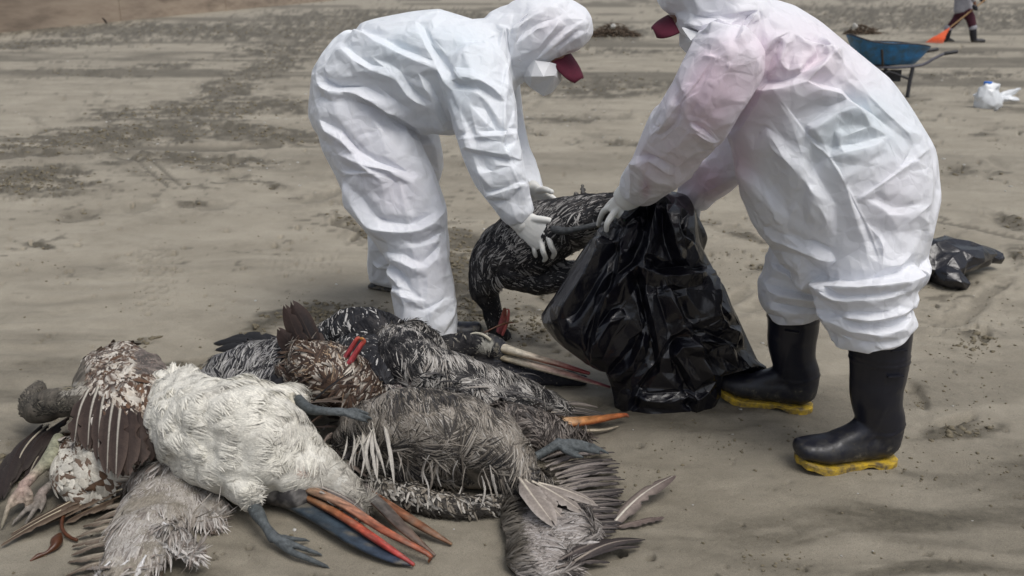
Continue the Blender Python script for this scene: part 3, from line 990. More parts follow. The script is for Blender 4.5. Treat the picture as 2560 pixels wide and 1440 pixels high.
g = hand(W(1330, 470, 3.60), P3([(1366, 486, 3.52), (1372, 498, 3.54), (1370, 510, 3.56), (1362, 518, 3.58)]),
         [P3([(1382, 494, 3.50), (1394, 508, 3.50)]), P3([(1388, 508, 3.52), (1398, 524, 3.52)]), P3([(1384, 520, 3.55), (1392, 534, 3.55)]), P3([(1372, 528, 3.58), (1378, 540, 3.58)])],
         P3([(1345, 476, 3.56), (1362, 474, 3.5), (1380, 480, 3.46)]), .033)
add('glove', g, M_GLOVE, wl)

# ---- worker on the right, bent over facing left
R_TORSO = [(1845, 72, 2.64, 84, .15), (1918, 130, 2.64, 130, .20), (1980, 238, 2.63, 184, .23), (2048, 360, 2.62, 224, .245), (2102, 472, 2.61, 230, .25), (2138, 576, 2.60, 200, .235), (2166, 655, 2.58, 158, .20), (2180, 690, 2.57, 130, .17)]
R_NARM = [(1815, 140, 2.44, 92, .12), (1762, 245, 2.44, 92, .105), (1692, 350, 2.58, 86, .095), (1636, 428, 2.78, 68, .082), (1600, 466, 2.90, 54, .066)]
R_FARM = [(1890, 260, 2.88, 70, .10), (1835, 392, 2.98, 64, .085), (1782, 440, 3.05, 58, .075), (1738, 486, 3.10, 48, .06)]
R_NLEG = [(2165, 590, 2.52, 140, .16), (2163, 685, 2.47, 116, .145), (2163, 740, 2.44, 122, .14), (2170, 785, 2.43, 112, .128), (2178, 808, 2.42, 99, .118), (2182, 824, 2.42, 108, .122)]
R_FLEG = [(2070, 560, 2.76, 110, .13), (2012, 645, 2.77, 90, .125), (1988, 695, 2.77, 86, .12), (1988, 735, 2.77, 83, .12), (1994, 756, 2.77, 70, .105), (2000, 770, 2.77, 75, .11)]
R_HOOD = [(1860, 60, 2.63, 84, .14), (1800, 30, 2.63, 84, .135), (1745, -4, 2.63, 88, .13), (1708, -24, 2.63, 66, .11)]
R_JOWL = [(1850, 85, 2.60, 50, .12), (1780, 70, 2.60, 44, .11), (1730, 52, 2.60, 34, .10)]
wr = thing('person', 'person in white coverall and black rubber boots bending left, holding a black bag', 'person', G(2110, 1110), 'clean-up workers in white coveralls')
me = union([limb(s) for s in (R_TORSO, R_NARM, R_FARM, R_HOOD, R_JOWL)] + [limb(s, capk=.12) for s in (R_NLEG, R_FLEG)], .0078, 4, 'coverall')
crumple(me, [(.19, .009)], 15)
apply_folds(me, [
    ([(1951, 84), (1916, 127), (1891, 190), (1846, 260), (1796, 345)], 34, .022, 1),
    ([(1885, 228), (1940, 221), (1985, 212), (2018, 196), (2085, 134)], 34, .028, 1),
    ([(2000, 204), (2071, 229), (2110, 250), (2190, 330)], 40, .018, 1),
    ([(1934, 225), (1979, 288), (2029, 355), (2074, 394), (2130, 492)], 12, .007, 1),
    ([(2020, 340), (2060, 300), (2120, 270), (2190, 290)], 40, .018, 1),
    ([(2074, 396), (2110, 380), (2169, 369), (2220, 345)], 34, .018, 1),
    ([(2092, 387), (2100, 350), (2090, 320)], 24, .012, 1),
    ([(2145, 503), (2218, 450), (2303, 387)], 14, .008, 1),
    ([(2043, 60), (2095, 151), (2183, 260), (2299, 355)], 34, .012, -1),
    ([(1733, 141), (1782, 141), (1830, 168), (1891, 211)], 10, .006, 1),
    ([(1782, 141), (1726, 225), (1663, 302)], 12, .006, 1),
    ([(1726, 313), (1758, 337), (1790, 354)], 22, .016, 1),
    ([(1600, 373), (1618, 425), (1677, 452), (1740, 420), (1770, 398)], 28, .024, 1),
    ([(1700, 130), (1690, 190), (1720, 240), (1680, 300)], 20, .010, -1),
    ([(1640, 335), (1677, 298), (1690, 250)], 22, .018, -1),
    ([(1570, 420), (1610, 400), (1660, 420), (1700, 440)], 20, .016, 1),
    ([(2000, 607), (2045, 628), (2090, 652)], 26, .020, 1),
    ([(1990, 650), (2033, 706), (2132, 718), (2264, 700), (2325, 650)], 40, .042, 1),
    ([(2047, 716), (2108, 749), (2180, 748), (2260, 735)], 22, .022, 1),
    ([(2042, 772), (2094, 808), (2212, 835), (2278, 796)], 24, .024, 1),
    ([(2060, 800), (2130, 790), (2200, 795), (2270, 770)], 16, .014, 1),
    ([(1925, 664), (1970, 684), (2023, 702)], 24, .022, 1), ([(1912, 718), (1976, 742), (2065, 752)], 24, .022, 1), ([(1920, 760), (1980, 778), (2060, 780)], 16, .014, 1),
    ([(2180, 560), (2205, 600), (2215, 645)], 16, .012, 1), ([(1830, 400), (1900, 480), (1960, 560)], 50, .014, 1), ([(1900, 330), (1990, 420), (2060, 520), (2080, 600)], 60, .016, 1),
    ([(2110, 480), (2150, 560), (2180, 660)], 26, .010, 1), ([(1900, 580), (1990, 612), (2060, 640)], 30, .018, 1), ([(2160, 500), (2240, 540), (2330, 520)], 36, .014, 1),
    ([(1810, 60), (1760, 72), (1710, 60)], 20, .016, 1), ([(1850, 30), (1790, 40), (1730, 25)], 20, .012, 1), ([(1890, 30), (1870, 60), (1840, 100)], 22, .016, -1),
    ([(1985, 80), (1955, 140), (1965, 180)], 24, .014, 1), ([(2010, 100), (2060, 120), (2085, 140)], 18, .014, 1), ([(2070, 395), (2040, 460), (2020, 560)], 46, .012, -1),
])
me = facet(me, 2000, .0058, 12, 2, 3)
me = facet(me, 10000, .0018, 14, 2, 3)
apply_folds(me, [(q, 5, .0035, 0) for q in ([(1933, 222), (1979, 288), (2029, 355), (2074, 394), (2130, 492), (2180, 590), (2210, 690)], [(2145, 503), (2218, 450), (2303, 387), (2335, 360)], [(1733, 141), (1782, 142), (1830, 168), (1891, 211)],
    [(1785, 141), (1726, 225), (1663, 302), (1620, 380)], [(1730, 195), (1790, 214), (1853, 243)], [(1722, 312), (1758, 337), (1792, 352)], [(2010, 30), (2085, 120), (2183, 250), (2290, 350)])])
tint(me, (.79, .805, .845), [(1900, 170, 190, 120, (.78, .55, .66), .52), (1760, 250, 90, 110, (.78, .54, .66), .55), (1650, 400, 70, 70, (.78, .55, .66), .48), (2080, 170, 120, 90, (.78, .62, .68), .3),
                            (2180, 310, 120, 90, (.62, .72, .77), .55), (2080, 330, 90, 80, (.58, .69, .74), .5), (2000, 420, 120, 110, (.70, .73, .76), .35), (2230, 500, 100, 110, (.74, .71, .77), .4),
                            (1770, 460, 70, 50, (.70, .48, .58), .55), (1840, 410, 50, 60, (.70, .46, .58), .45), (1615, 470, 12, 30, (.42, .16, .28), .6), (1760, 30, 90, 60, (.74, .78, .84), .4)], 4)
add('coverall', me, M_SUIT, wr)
body = union([limb(slim(s, .6)) for s in (R_TORSO, R_NARM, R_FARM, R_NLEG, R_FLEG)] + [limb([(1850, 60, 2.63, 44, .07), (1780, 20, 2.63, 50, .08), (1740, 10, 2.63, 62, .085), (1722, 40, 2.63, 52, .07)]),
              tube(P3([(1700, 30, 2.63), (1688, 56, 2.63), (1700, 66, 2.63)]), [.012, .017, .012]), tube(P3([(1610, 455, 2.89), (1585, 485, 2.93), (1565, 505, 2.95)]), [.04, .032, .03]), tube(P3([(1745, 480, 3.1), (1738, 510, 3.12)]), [.035, .03])], .013, 3, 'body')
add('body', body, M_SKIN, wr)
visor(W(1694, 64, 2.53), W(1664, 24, 2.70), W(1630, 68, 2.60), .004, M_CAP, wr, -.016)
fold_mask([(1710, 72, -.08), (1745, 84, -.10), (1760, 96, -.08), (1748, 124, -.04), (1738, 142, .0), (1720, 128, .0), (1704, 112, .02), (1704, 84, .02)], 2.60, [(1728, 100, 2.49)], wr)
g = hand(W(1588, 476, 2.915), P3([(1521, 520, 2.95), (1536, 532, 2.925), (1556, 540, 2.925), (1572, 538, 2.94)]),
         [P3([(1508, 530, 2.97), (1500, 548, 2.995), (1496, 562, 3.02)]), P3([(1524, 548, 2.895), (1517, 562, 2.89), (1516, 576, 2.90)]),
          P3([(1556, 556, 2.95), (1548, 566, 2.98), (1538, 574, 3.0)]), P3([(1572, 552, 2.965), (1566, 562, 2.99), (1558, 570, 3.01)])],
         P3([(1566, 490, 2.92), (1545, 496, 2.97), (1524, 512, 3.0), (1510, 530, 3.02)]), .040)
add('glove', g, M_GLOVE, wr)
cuff = loft(P3([(1604, 456, 2.895), (1588, 476, 2.915), (1566, 500, 2.93)]), [.050, .049, .047], [.044, .044, .038], (0, 1, 0), 20, 3)
add('glove_cuff', make_mesh('glove_cuff', *cuff), M_GLOVE, wr)
g = hand(W(1738, 500, 3.10), P3([(1742, 545, 3.07), (1734, 550, 3.08), (1724, 550, 3.10), (1716, 546, 3.12)]),
         [P3([(1742, 562, 3.08), (1736, 574, 3.11)]), P3([(1732, 566, 3.09), (1726, 576, 3.12)]), P3([(1720, 564, 3.11), (1716, 574, 3.14)]), P3([(1712, 558, 3.13), (1708, 566, 3.15)])],
         P3([(1728, 515, 3.1), (1716, 530, 3.07), (1712, 548, 3.06)]), .034)
add('glove', g, M_GLOVE, wr)

# rubber boots: toe towards -x in their own space, then turned and set down
def boot(heel, toe, shaft_top, parent, lift=0.0, tilt=0.0):
    heel, toe = np.asarray(heel), np.asarray(toe)
    d = toe - heel; L = np.linalg.norm(d[:2]); rz = math.atan2(d[1], d[0])
    k = L / .295
    h = shaft_top
    foot = loft(np.array([[.045, 0, .062], [.10, 0, .062], [.17, 0, .056], [.225, 0, .050], [.272, 0, .044]]) * k, np.array([.041, .042, .046, .053, .044]) * k, np.array([.044, .048, .042, .036, .028]) * k, (0, 0, 1), 22, 5)
    shaft = loft(np.array([[.052, 0, .055], [.060, 0, .11], [.080, 0, .17], [.088, 0, .25], [.094, 0, .36], [.096, 0, .40]]) * np.array([k, k, h / .40]),
                 np.array([.041, .048, .057, .067, .072, .073]) * k, np.array([.048, .060, .064, .072, .077, .078]) * k, (1, 0, 0), 24, 5)
    # loft with up=x: R1 across (y), R2 along x
    instep = loft(np.array([[.075, 0, .125], [.125, 0, .088], [.19, 0, .07]]) * k, np.array([.036, .040, .04]) * k, np.array([.05, .036, .025]) * k, (0, 0, 1), 16, 4)
    me = union([foot, shaft, instep], .0055, 6, 'boot')
    # moulded bands round the leg and round the foot
    co = verts(me); n = vnormals(me)
    zz = co[:, 2]
    disp = .0030 * np.exp(-((zz - h * .74) / .004) ** 2) + .0022 * np.exp(-((zz - h * .775) / .003) ** 2) - .002 * sstep(.02, 0, np.abs(zz - h * .4) - .06) * np.exp(-((co[:, 0] / k - .06) / .03) ** 2)
    disp += .0028 * np.exp(-((zz - .105 - .35 * np.maximum(0, .06 - co[:, 0])) / .004) ** 2) * sstep(.14, .09, co[:, 0])
    disp += .0022 * np.exp(-((co[:, 0] - .115 + .15 * (zz - .1)) / .005) ** 2) * sstep(.05, .09, zz) * sstep(.24, .18, zz)
    disp += .004 * fbm(co * np.array([8, 8, 14]), 2, 5) * sstep(.08, .2, zz)
    co = co + n * disp[:, None]
    # sole: outline with heel block, ridged edge
    ns = 44
    ang = np.linspace(0, 2 * math.pi, ns, endpoint=False)
    low = co[(co[:, 2] < .085)] / k
    th = np.arctan2(low[:, 1], low[:, 0] - .150)
    ox, oy = np.zeros(ns), np.zeros(ns)
    for q in range(ns):
        dth = np.abs((th - ang[q] + math.pi) % (2 * math.pi) - math.pi)
        near_ = low[dth < .16]
        rad = np.percentile(np.hypot(near_[:, 0] - .150, near_[:, 1]), 92) * .955
        ox[q], oy[q] = .150 + rad * math.cos(ang[q]), rad * math.sin(ang[q])
    arch = .016 * np.exp(-((ox - .105) / .026) ** 2)
    toe_up = .022 * sstep(.20, .30, ox)
    teeth = np.where((np.arange(ns) % 2) == 0, .0, .005) * (np.abs(ox - .105) > .03)
    SV = []
    for zt, sx in ((0, 0), (1, 0), (2, 0), (3, 0)):
        if zt == 0: zc = arch + teeth + toe_up * 1.0; g_ = 1.0
        elif zt == 1: zc = arch * .9 + .009 + toe_up; g_ = 1.0
        elif zt == 2: zc = .019 + toe_up * .9; g_ = 1.0
        else: zc = .023 + toe_up * .9; g_ = .97
        SV.append(np.column_stack([.150 + (ox - .150) * g_, oy * g_, zc]))
    SV = np.vstack(SV) * np.array([k, k, 1])
    SF = [[i * ns + j, i * ns + (j + 1) % ns, (i + 1) * ns + (j + 1) % ns, (i + 1) * ns + j] for i in range(3) for j in range(ns)]
    half = ns // 2
    for base in (0, 3 * ns):
        for j in range(1, half):
            a, b, c, d_ = j, ns - j, (ns - j - 1) if j < half - 1 else half, j + 1
            q = [base + j - 1 if False else base + j, base + (ns - j) % ns, base + (ns - j - 1) % ns, base + j + 1]
            q = list(dict.fromkeys(q))
            if len(q) > 2: SF.append(q)
        SF.append([base + 0, base + 1, base + ns - 1])
    ca, sa = math.cos(rz), math.sin(rz)
    ct, s_t = math.cos(tilt), math.sin(tilt)
    def place(Q):
        Q = Q.copy()
        x, z_ = Q[:, 0] * ct - Q[:, 2] * s_t, Q[:, 0] * s_t + Q[:, 2] * ct
        return np.column_stack([x * ca - Q[:, 1] * sa, x * sa + Q[:, 1] * ca, z_ + lift]) + np.array([heel[0], heel[1], ground_z(np.array([heel]))[0] - .004])
    co2 = co.copy(); co2[:, 2] += .002; co2[:, 2] += .018 * sstep(.20 * k, .30 * k, co2[:, 0]) * sstep(.2, .05, co2[:, 2])
    me.vertices.foreach_set('co', place(co2).ravel()); me.update()
    b = add('boot', me, M_RUBBER, parent)
    add('sole', make_mesh('sole', place(SV), SF, smooth=False), M_SOLE, b)
    # two short raised bars on the leg
    for zc_ in (h * .69, h * .86):
        V, F = box_vf((.085 * k, .072 * k, zc_), .045, .008, .004)
        add('raised_bar', make_mesh('raised_bar', place(V), F, smooth=False), M_RUBBER, b)
    return b
boot(G(2246, 1150), G(1984, 1172), .43, wr)
boot(G(2042, 1030), G(1790, 992), .41, wr)
# near boot and dark shoe soles of the left worker
boot(G(1030, 860), G(1204, 854), .13, wl)
a, b_ = G(936, 712, .012), G(1050, 728, .012)
shoe = loft(np.array([a, a * .7 + b_ * .3, a * .35 + b_ * .65, b_]), [.045, .05, .052, .04], [.014, .016, .016, .014], (0, 0, 1), 18, 4)
add('shoe_sole', make_mesh('shoe_sole', *shoe), M_RUBBER, wl)
print('people', time.time() - T0)
# ------------------------------------------------------------------ black bin bags
def bag_rings(rows, nu=72):
    """rows: (y, left x, right x, Y of middle, half depth)"""
    rows = catmull(np.array(rows, float), 5)
    ang = np.linspace(0, 2 * math.pi, nu, endpoint=False)
    V = []
    for k, (y, l, r, Y, hd) in enumerate(rows):
        A, B = W(l, y, Y), W(r, y, Y)
        m, h = (A + B) / 2, (B - A) / 2
        sq = np.sign(np.cos(ang)) * np.abs(np.cos(ang)) ** .9
        V.append(m + np.outer(sq, h) + np.outer(np.sin(ang), [0, hd, 0]))
    V = np.vstack(V)
    m = len(rows)
    F = [[i * nu + j, i * nu + (j + 1) % nu, (i + 1) * nu + (j + 1) % nu, (i + 1) * nu + j] for i in range(m - 1) for j in range(nu)]
    F.append(list(range(nu))[::-1]); F.append(list(range((m - 1) * nu, m * nu)))
    return V, F

rows = [(486, 1612, 1716, 3.02, .05), (520, 1566, 1738, 3.00, .09), (560, 1512, 1744, 2.98, .12), (620, 1462, 1756, 2.97, .14), (690, 1416, 1794, 2.96, .16), (760, 1374, 1828, 2.95, .17),
        (800, 1352, 1842, 2.95, .17), (850, 1392, 1866, 2.93, .16), (905, 1452, 1896, 2.92, .14)]
mid = [(700, 1500, 1790, 2.93, .14), (800, 1490, 1810, 2.90, .14), (900, 1500, 1808, 2.88, .11), (975, 1530, 1800, 2.85, .075), (1030, 1548, 1784, 2.82, .05), (1064, 1562, 1746, 2.80, .028)]
flap = loft(P3([(1700, 800, 2.93), (1770, 868, 2.91), (1850, 904, 2.90), (1912, 921, 2.90)]), [.09, .085, .04, .012], [.06, .045, .02, .008], (0, 1, 0), 16, 4)
rim = loft(P3([(1560, 545, 2.92), (1600, 500, 2.95), (1650, 492, 2.98), (1700, 510, 3.02), (1738, 560, 3.05), (1746, 606, 3.04), (1722, 640, 3.02)]), [.016, .022, .02, .024, .022, .03, .014], [.04, .05, .05, .05, .05, .04, .02], (0, 1, 0), 14, 4)
me = union([bag_rings(rows), bag_rings(mid), flap, rim], .009, 3, 'bin_bag')
apply_folds(me, [
    ([(1645, 495), (1632, 560), (1602, 652), (1555, 702), (1495, 777)], 34, 0.054, -1), ([(1600, 652), (1640, 686), (1700, 688), (1782, 680)], 36, 0.041, 1),
    ([(1602, 667), (1612, 720), (1632, 800), (1650, 900)], 30, 0.043, -1), ([(1645, 692), (1695, 780), (1750, 880), (1790, 960)], 38, 0.046, 1),
    ([(1530, 560), (1500, 640), (1440, 740), (1400, 800)], 36, 0.038, 1), ([(1560, 590), (1545, 680), (1500, 800), (1480, 880)], 34, 0.041, -1),
    ([(1490, 600), (1522, 612), (1540, 590)], 18, 0.027, 1), ([(1700, 520), (1690, 580), (1730, 612)], 24, 0.041, 1), ([(1660, 500), (1672, 580), (1700, 660)], 26, 0.038, -1),
    ([(1790, 690), (1790, 760), (1800, 800), (1850, 850)], 32, 0.032, 1), ([(1680, 900), (1700, 860), (1770, 850), (1850, 880)], 30, 0.027, 1), ([(1530, 950), (1580, 900), (1620, 830)], 30, 0.035, 1),
    ([(1560, 1040), (1590, 960), (1640, 900)], 26, 0.027, -1), ([(1740, 1040), (1730, 960), (1690, 880)], 30, 0.030, 1), ([(1560, 980), (1650, 1000), (1770, 980)], 24, 0.022, 1), ([(1480, 900), (1500, 840), (1560, 760)], 30, 0.030, 1),
])
me = facet(me, 900, .0060, 21, 2, 2)
me = facet(me, 5200, .0022, 23, 2, 2)
bag = add('bin_bag', me, M_BAG)
tag(origin_to(bag, G(1650, 1040)), 'large black bin bag held open between the two workers, touching the sand', 'bag', 'black plastic bags')

parts = [loft(np.array([G(*q) for q in [(2250, 668, .06), (2320, 645, .09), (2400, 636, .09), (2455, 634, .07), (2492, 642, .05)]]), [.10, .17, .14, .075, .05], [.05, .08, .065, .035, .026], (0, 0, 1), 20, 4),
         loft(np.array([G(*q) for q in [(2330, 640, .07), (2370, 690, .05), (2412, 712, .02)]]), [.08, .07, .03], [.07, .05, .02], (0, 0, 1), 16, 4)]
me = union(parts, .011, 2, 'bin_bag')
crumple(me, [(.16, .020)], 44)
me = facet(me, 260, .010, 22, 3, 3)
me = facet(me, 2400, .0022, 24, 1, 1)
bag2 = add('bin_bag', me, M_BAG)
tag(origin_to(bag2, G(2390, 700)), 'small crumpled black bag lying flat on the sand behind the right worker', 'bag', 'black plastic bags')
print('bags', time.time() - T0)
# ------------------------------------------------------------------ dead pelicans
GR = 'dead pelicans piled on the sand'

def gl(secs, nu=18, sub=4):
    """lying tube: (photo x, y, height z, half width px, half height m)"""
    C = np.array([G(s[0], s[1], s[2]) for s in secs])
    return loft(C, np.array([s[3] for s in secs]) / scale_at(C), [s[4] for s in secs], (0, 0, 1), nu, sub)

def pal(*c):
    return np.array(c, float)

WHITE, CREAM, SILV, GREYB, DARK, BLACK, BROWN, DBRN, SANDY = ((.74, .72, .66), (.66, .60, .47), (.42, .41, .40), (.20, .19, .18), (.055, .052, .053), (.016, .016, .019), (.098, .058, .038), (.036, .024, .020), (.30, .265, .21))

def paint(me, fn, lump=.011):
    co = verts(me)
    co = co + vnormals(me) * (lump * fbm(co * 10, 3, 21) * 1.6)[:, None]
    me.vertices.foreach_set('co', co.ravel()); me.update()
    px, py = project(co)
    set_col(me, fn(co, px, py))

def mixc(a, b, t):
    t = np.asarray(t)[:, None]
    return np.asarray(a) * (1 - t) + np.asarray(b) * t

def plumage(root, me, n, arrows, L, wd, colour, seed, zref=.12, lift=.16, sag=.34, jit=.25, at=None, minz=-.35, name='plumage', clump=.5):
    """thousands of little feather blades growing out of a body along its flow"""
    rs = np.random.RandomState(seed)
    n = int(n * 1.55)
    me.calc_loop_triangles()
    nt = len(me.loop_triangles)
    tri = np.empty(nt * 3, np.int32); me.loop_triangles.foreach_get('vertices', tri); tri = tri.reshape(-1, 3)
    co = verts(me); vn = vnormals(me)
    A, B, C = co[tri[:, 0]], co[tri[:, 1]], co[tri[:, 2]]
    fn = np.cross(B - A, C - A); ar = np.linalg.norm(fn, axis=1); fnz = fn[:, 2] / np.maximum(ar, 1e-12)
    cen = (A + B + C) / 3
    toc = unit(np.array([0, 0, CAMH]) - cen)
    see = (unit(fn) * toc).sum(1)
    w = ar * (fnz > minz) * np.where(see > -.25, 1, .25)
    w /= w.sum()
    k = rs.choice(nt, n, p=w)
    a, b = rs.uniform(size=n), rs.uniform(size=n)
    fl = a + b > 1; a[fl], b[fl] = 1 - a[fl], 1 - b[fl]
    c = 1 - a - b
    P = A[k] * a[:, None] + B[k] * b[:, None] + C[k] * c[:, None]
    Nn = unit(vn[tri[k, 0]] * a[:, None] + vn[tri[k, 1]] * b[:, None] + vn[tri[k, 2]] * c[:, None])
    px, py = project(P)
    D = np.zeros((n, 3)); ws = np.zeros(n)
    for p1, p2 in arrows:
        q1, q2 = (G(*p1, zref), G(*p2, zref)) if at is None else (W(*p1, at), W(*p2, at))
        d2 = (px - (p1[0] + p2[0]) / 2) ** 2 + (py - (p1[1] + p2[1]) / 2) ** 2 + 200
        g = 1 / d2 ** 1.5
        D += g[:, None] * unit(q2 - q1); ws += g
    D = unit(D)
    cl = np.stack([vnoise(P * 26 + 7 * i, seed + i) for i in range(3)], -1)
    D = D + clump * cl + jit * rs.normal(size=(n, 3))
    D = unit(D - (D * Nn).sum(1, keepdims=True) * Nn)
    Ls = (L(P, px, py) if callable(L) else np.full(n, L)) * rs.uniform(.65, 1.4, n)
    Ws = (wd(P, px, py) if callable(wd) else np.full(n, wd)) * rs.uniform(.4, 1.0, n)
    S = np.cross(Nn, D)
    cc, ce, ct = colour(P, px, py, rs)
    shade = rs.uniform(.82, 1.14, (n, 1))
    rows = [(0, .35), (.35, 1.0), (.72, .85), (1.0, .12)]
    V = np.zeros((n, 12, 3)); K = np.zeros((n, 12, 3))
    lf = lift * rs.uniform(.4, 1.6, n)
    curl = rs.normal(size=n) * .16
    for i, (t, wv) in enumerate(rows):
        ctr = P + D * (Ls * t)[:, None] + Nn * (Ls * (lf * t - sag * t * t))[:, None] + S * (Ls * curl * t * t)[:, None]
        for j, sx in enumerate((-1, 0, 1)):
            V[:, i * 3 + j] = ctr + S * (Ws * wv * sx)[:, None] + (Nn * (Ws * .25)[:, None] if sx == 0 else 0)
            base = cc if sx == 0 else ce
            K[:, i * 3 + j] = (base * (1 - t ** 3) + ct * t ** 3) * shade
    f = np.array([[0, 1, 4, 3], [1, 2, 5, 4], [3, 4, 7, 6], [4, 5, 8, 7], [6, 7, 10, 9], [7, 8, 11, 10]])
    F = (f[None] + (np.arange(n) * 12)[:, None, None]).reshape(-1, 4)
    V[..., 2] = np.maximum(V[..., 2], .004)
    o = add(name, make_mesh(name, V.reshape(-1, 3), F, smooth=False, col=K.reshape(-1, 3)), M_FEATH, root, kind='stuff')
    return o

def feather(root, base, tip, w, vane, edge, shaft, bend=0.0, up=(0, 0, 1), notch=.2, seed=0, arch=.10, name='feather', at=None, tipc=None, label=None):
    """one big wing or tail feather: shaft, two vanes with splits"""
    rs = np.random.RandomState(seed)
    A = G(*base) if at is None else W(*base)
    B = G(*tip) if at is None else W(*tip)
    d = B - A; L = np.linalg.norm(d); d = d / L
    up = np.asarray(up, float); side = unit(np.cross(up, d)); nn = np.cross(d, side)
    w = w / scale_at((A + B) / 2)
    rows = 18
    cols = [-1, -.5, -.15, -.05, 0, .05, .15, .5, 1]
    V, K = [], []
    lean = rs.uniform(.75, 1.25)
    no = np.ones((rows + 1, 2))
    for q in range(2):
        for i in range(4, rows):
            if rs.uniform() < notch: no[i, q] = rs.uniform(.45, .8)
    for i in range(rows + 1):
        t = i / rows
        prof = min(1, .25 + 2.6 * t) * (1 - max(0, t - .62) ** 2 * 5.6) if t > .06 else .12
        if t > .985: prof = .12
        prof = max(prof, .1)
        c = A + d * L * t + side * bend * L * math.sin(math.pi * t) + nn * (arch * L * math.sin(math.pi * t) * .5)
        for cc in cols:
            q = 0 if cc < 0 else 1
            wl = w * prof * (lean if cc < 0 else 2 - lean) * (no[i, q] if abs(cc) > .6 else 1)
            if abs(cc) <= .15:
                wl = .0017 / .05 * (1 - .7 * t) * min(1, w / .012)
            # barbs sweep towards the tip
            V.append(c + side * cc * wl + d * abs(cc) * w * .55 + nn * ((.0022 * (1 - t) if cc == 0 else 0) - .22 * w * abs(cc) ** 2))
            col = np.array(shaft if abs(cc) <= .05 else (vane if abs(cc) < .9 else edge), float)
            if abs(cc) <= .05: col = col * (1 - t * .6) + np.array(vane) * t * .6
            if tipc is not None and t > .6 and abs(cc) > .05:
                col = col * (1 - (t - .6) / .4) + np.array(tipc) * ((t - .6) / .4)
            K.append(col * rs.uniform(.85, 1.12))
    m = len(cols)
    F = [[i * m + j, i * m + j + 1, (i + 1) * m + j + 1, (i + 1) * m + j] for i in range(rows) for j in range(m - 1)]
    V = np.array(V); V[:, 2] = np.maximum(V[:, 2], .003)
    return add(name, make_mesh(name, V, F, smooth=True, col=np.array(K)), M_FEATH, root, label=label)

def mandible(root, pts, r1, r2, cols, hook=None, name='bill', label=None, at=None, dirt=.55):
    """long flat beak half; cols: list of (t, top colour, under colour)"""
    C = np.array([G(*p) if at is None else W(*p) for p in pts])
    if hook is not None:
        C = np.vstack([C, C[-1] + np.asarray(hook)])
        r1 = list(r1) + [r1[-1] * .45]; r2 = list(r2) + [r2[-1] * .6]
    V, F = loft(C, np.array(r1), np.array(r2), (0, 0, 1) if at is None else (0, 1, 0), 14, 6)
    nr_ = len(V) // 14
    t = np.repeat(np.linspace(0, 1, nr_), 14)
    sgn = np.tile(np.sin(np.linspace(0, 2 * math.pi, 14, endpoint=False)), nr_)
    ts = [c[0] for c in cols]
    top = np.stack([np.interp(t, ts, [c[1][k] for c in cols]) for k in range(3)], -1)
    und = np.stack([np.interp(t, ts, [c[2][k] for c in cols]) for k in range(3)], -1)
    m = sstep(-.35, .35, sgn)[:, None]
    K = und * (1 - m) + top * m
    ax = unit(C[-1] - C[0]); al = (V @ ax)[:, None]
    st_ = (V - al * ax) * 260 + al * ax * 26
    K = K * (.86 + .75 * fbm(st_, 3, 9) + .4 * fbm(V * 70, 3, 11))[:, None].clip(.25, 1.3)
    g_ = sstep(.15, .5, fbm(V * 45, 3, 14))[:, None] * dirt
    K = K * (1 - g_) + np.array([.17, .15, .115]) * g_
    me = make_mesh(name, V, F, col=np.clip(K, 0.004, 1))
    return add(name, me, M_BILL, root, label=label)

def leg(root, pts, r, toes, col, tcol, web=True, at=None, name='leg'):
    f = (lambda q: G(*q)) if at is None else (lambda q: W(*q))
    P_ = np.array([f(q) for q in pts])
    parts = [tube(P_, r, 5, 12)]
    ends = []
    for tq in toes:
        T = np.array([P_[-1]] + [f(q) for q in tq])
        rr = np.linspace(r[-1] * .75, .0045, len(T))
        parts.append(tube(T, rr, 5, 10)); ends.append(T)
        # knuckle pads and claw
        parts.append(blob_vf(T[len(T) // 2], rr[len(T) // 2] * 1.25, len(ends), .9))
        c = T[-1] + unit(T[-1] - T[-2]) * .012
        parts.append(tube(np.array([T[-1], c + (0, 0, -.003)]), [.004, .0015], 3, 8))
    if web and len(ends) > 1:
        for A, B in zip(ends[:-1], ends[1:]):
            k = 7
            a = catmull(A, 4); b = catmull(B, 4)
            top, bot = [], []
            V = []; F = []
            for i in range(k):
                s = i / (k - 1) * .82
                ia, ib = a[int(s * (len(a) - 1))], b[int(s * (len(b) - 1))]
                for j in range(6):
                    q = j / 5
                    pnt = ia * (1 - q) + ib * q
                    pnt = pnt + (P_[-1] - pnt) * .22 * math.sin(math.pi * q) * (i / (k - 1)) + np.array([0, 0, -.003 * math.sin(math.pi * q)])
                    V.append(pnt)
            V = np.array(V); nn = unit(np.cross(a[-1] - a[0], b[-1] - b[0])) * .0026
            n_ = len(V); V = np.vstack([V + nn, V - nn])
            for i in range(k - 1):
                for j in range(5):
                    q = [i * 6 + j, i * 6 + j + 1, (i + 1) * 6 + j + 1, (i + 1) * 6 + j]
                    F.append(q); F.append([n_ + x for x in q[::-1]])
            edge = list(range(6)) + [i * 6 + 5 for i in range(1, k)] + [(k - 1) * 6 + j for j in range(4, -1, -1)] + [i * 6 for i in range(k - 2, 0, -1)]
            for x, y in zip(edge, edge[1:] + edge[:1]):
                F.append([x, n_ + x, n_ + y, y])
            parts.append((V, F))
    me = union(parts, .0030, 2, name)
    co = verts(me)
    d = np.linalg.norm(co - P_[-1], axis=1)
    base = np.linalg.norm(co - P_[0], axis=1)
    t = base / (base + d + 1e-6)
    nz = fbm(co * 70, 3, 4)
    K = mixc(col, tcol, sstep(.55, 1, t)) * (1 + .35 * nz[:, None])
    set_col(me, np.clip(K, .01, 1))
    return add(name, me, M_LEG, root)

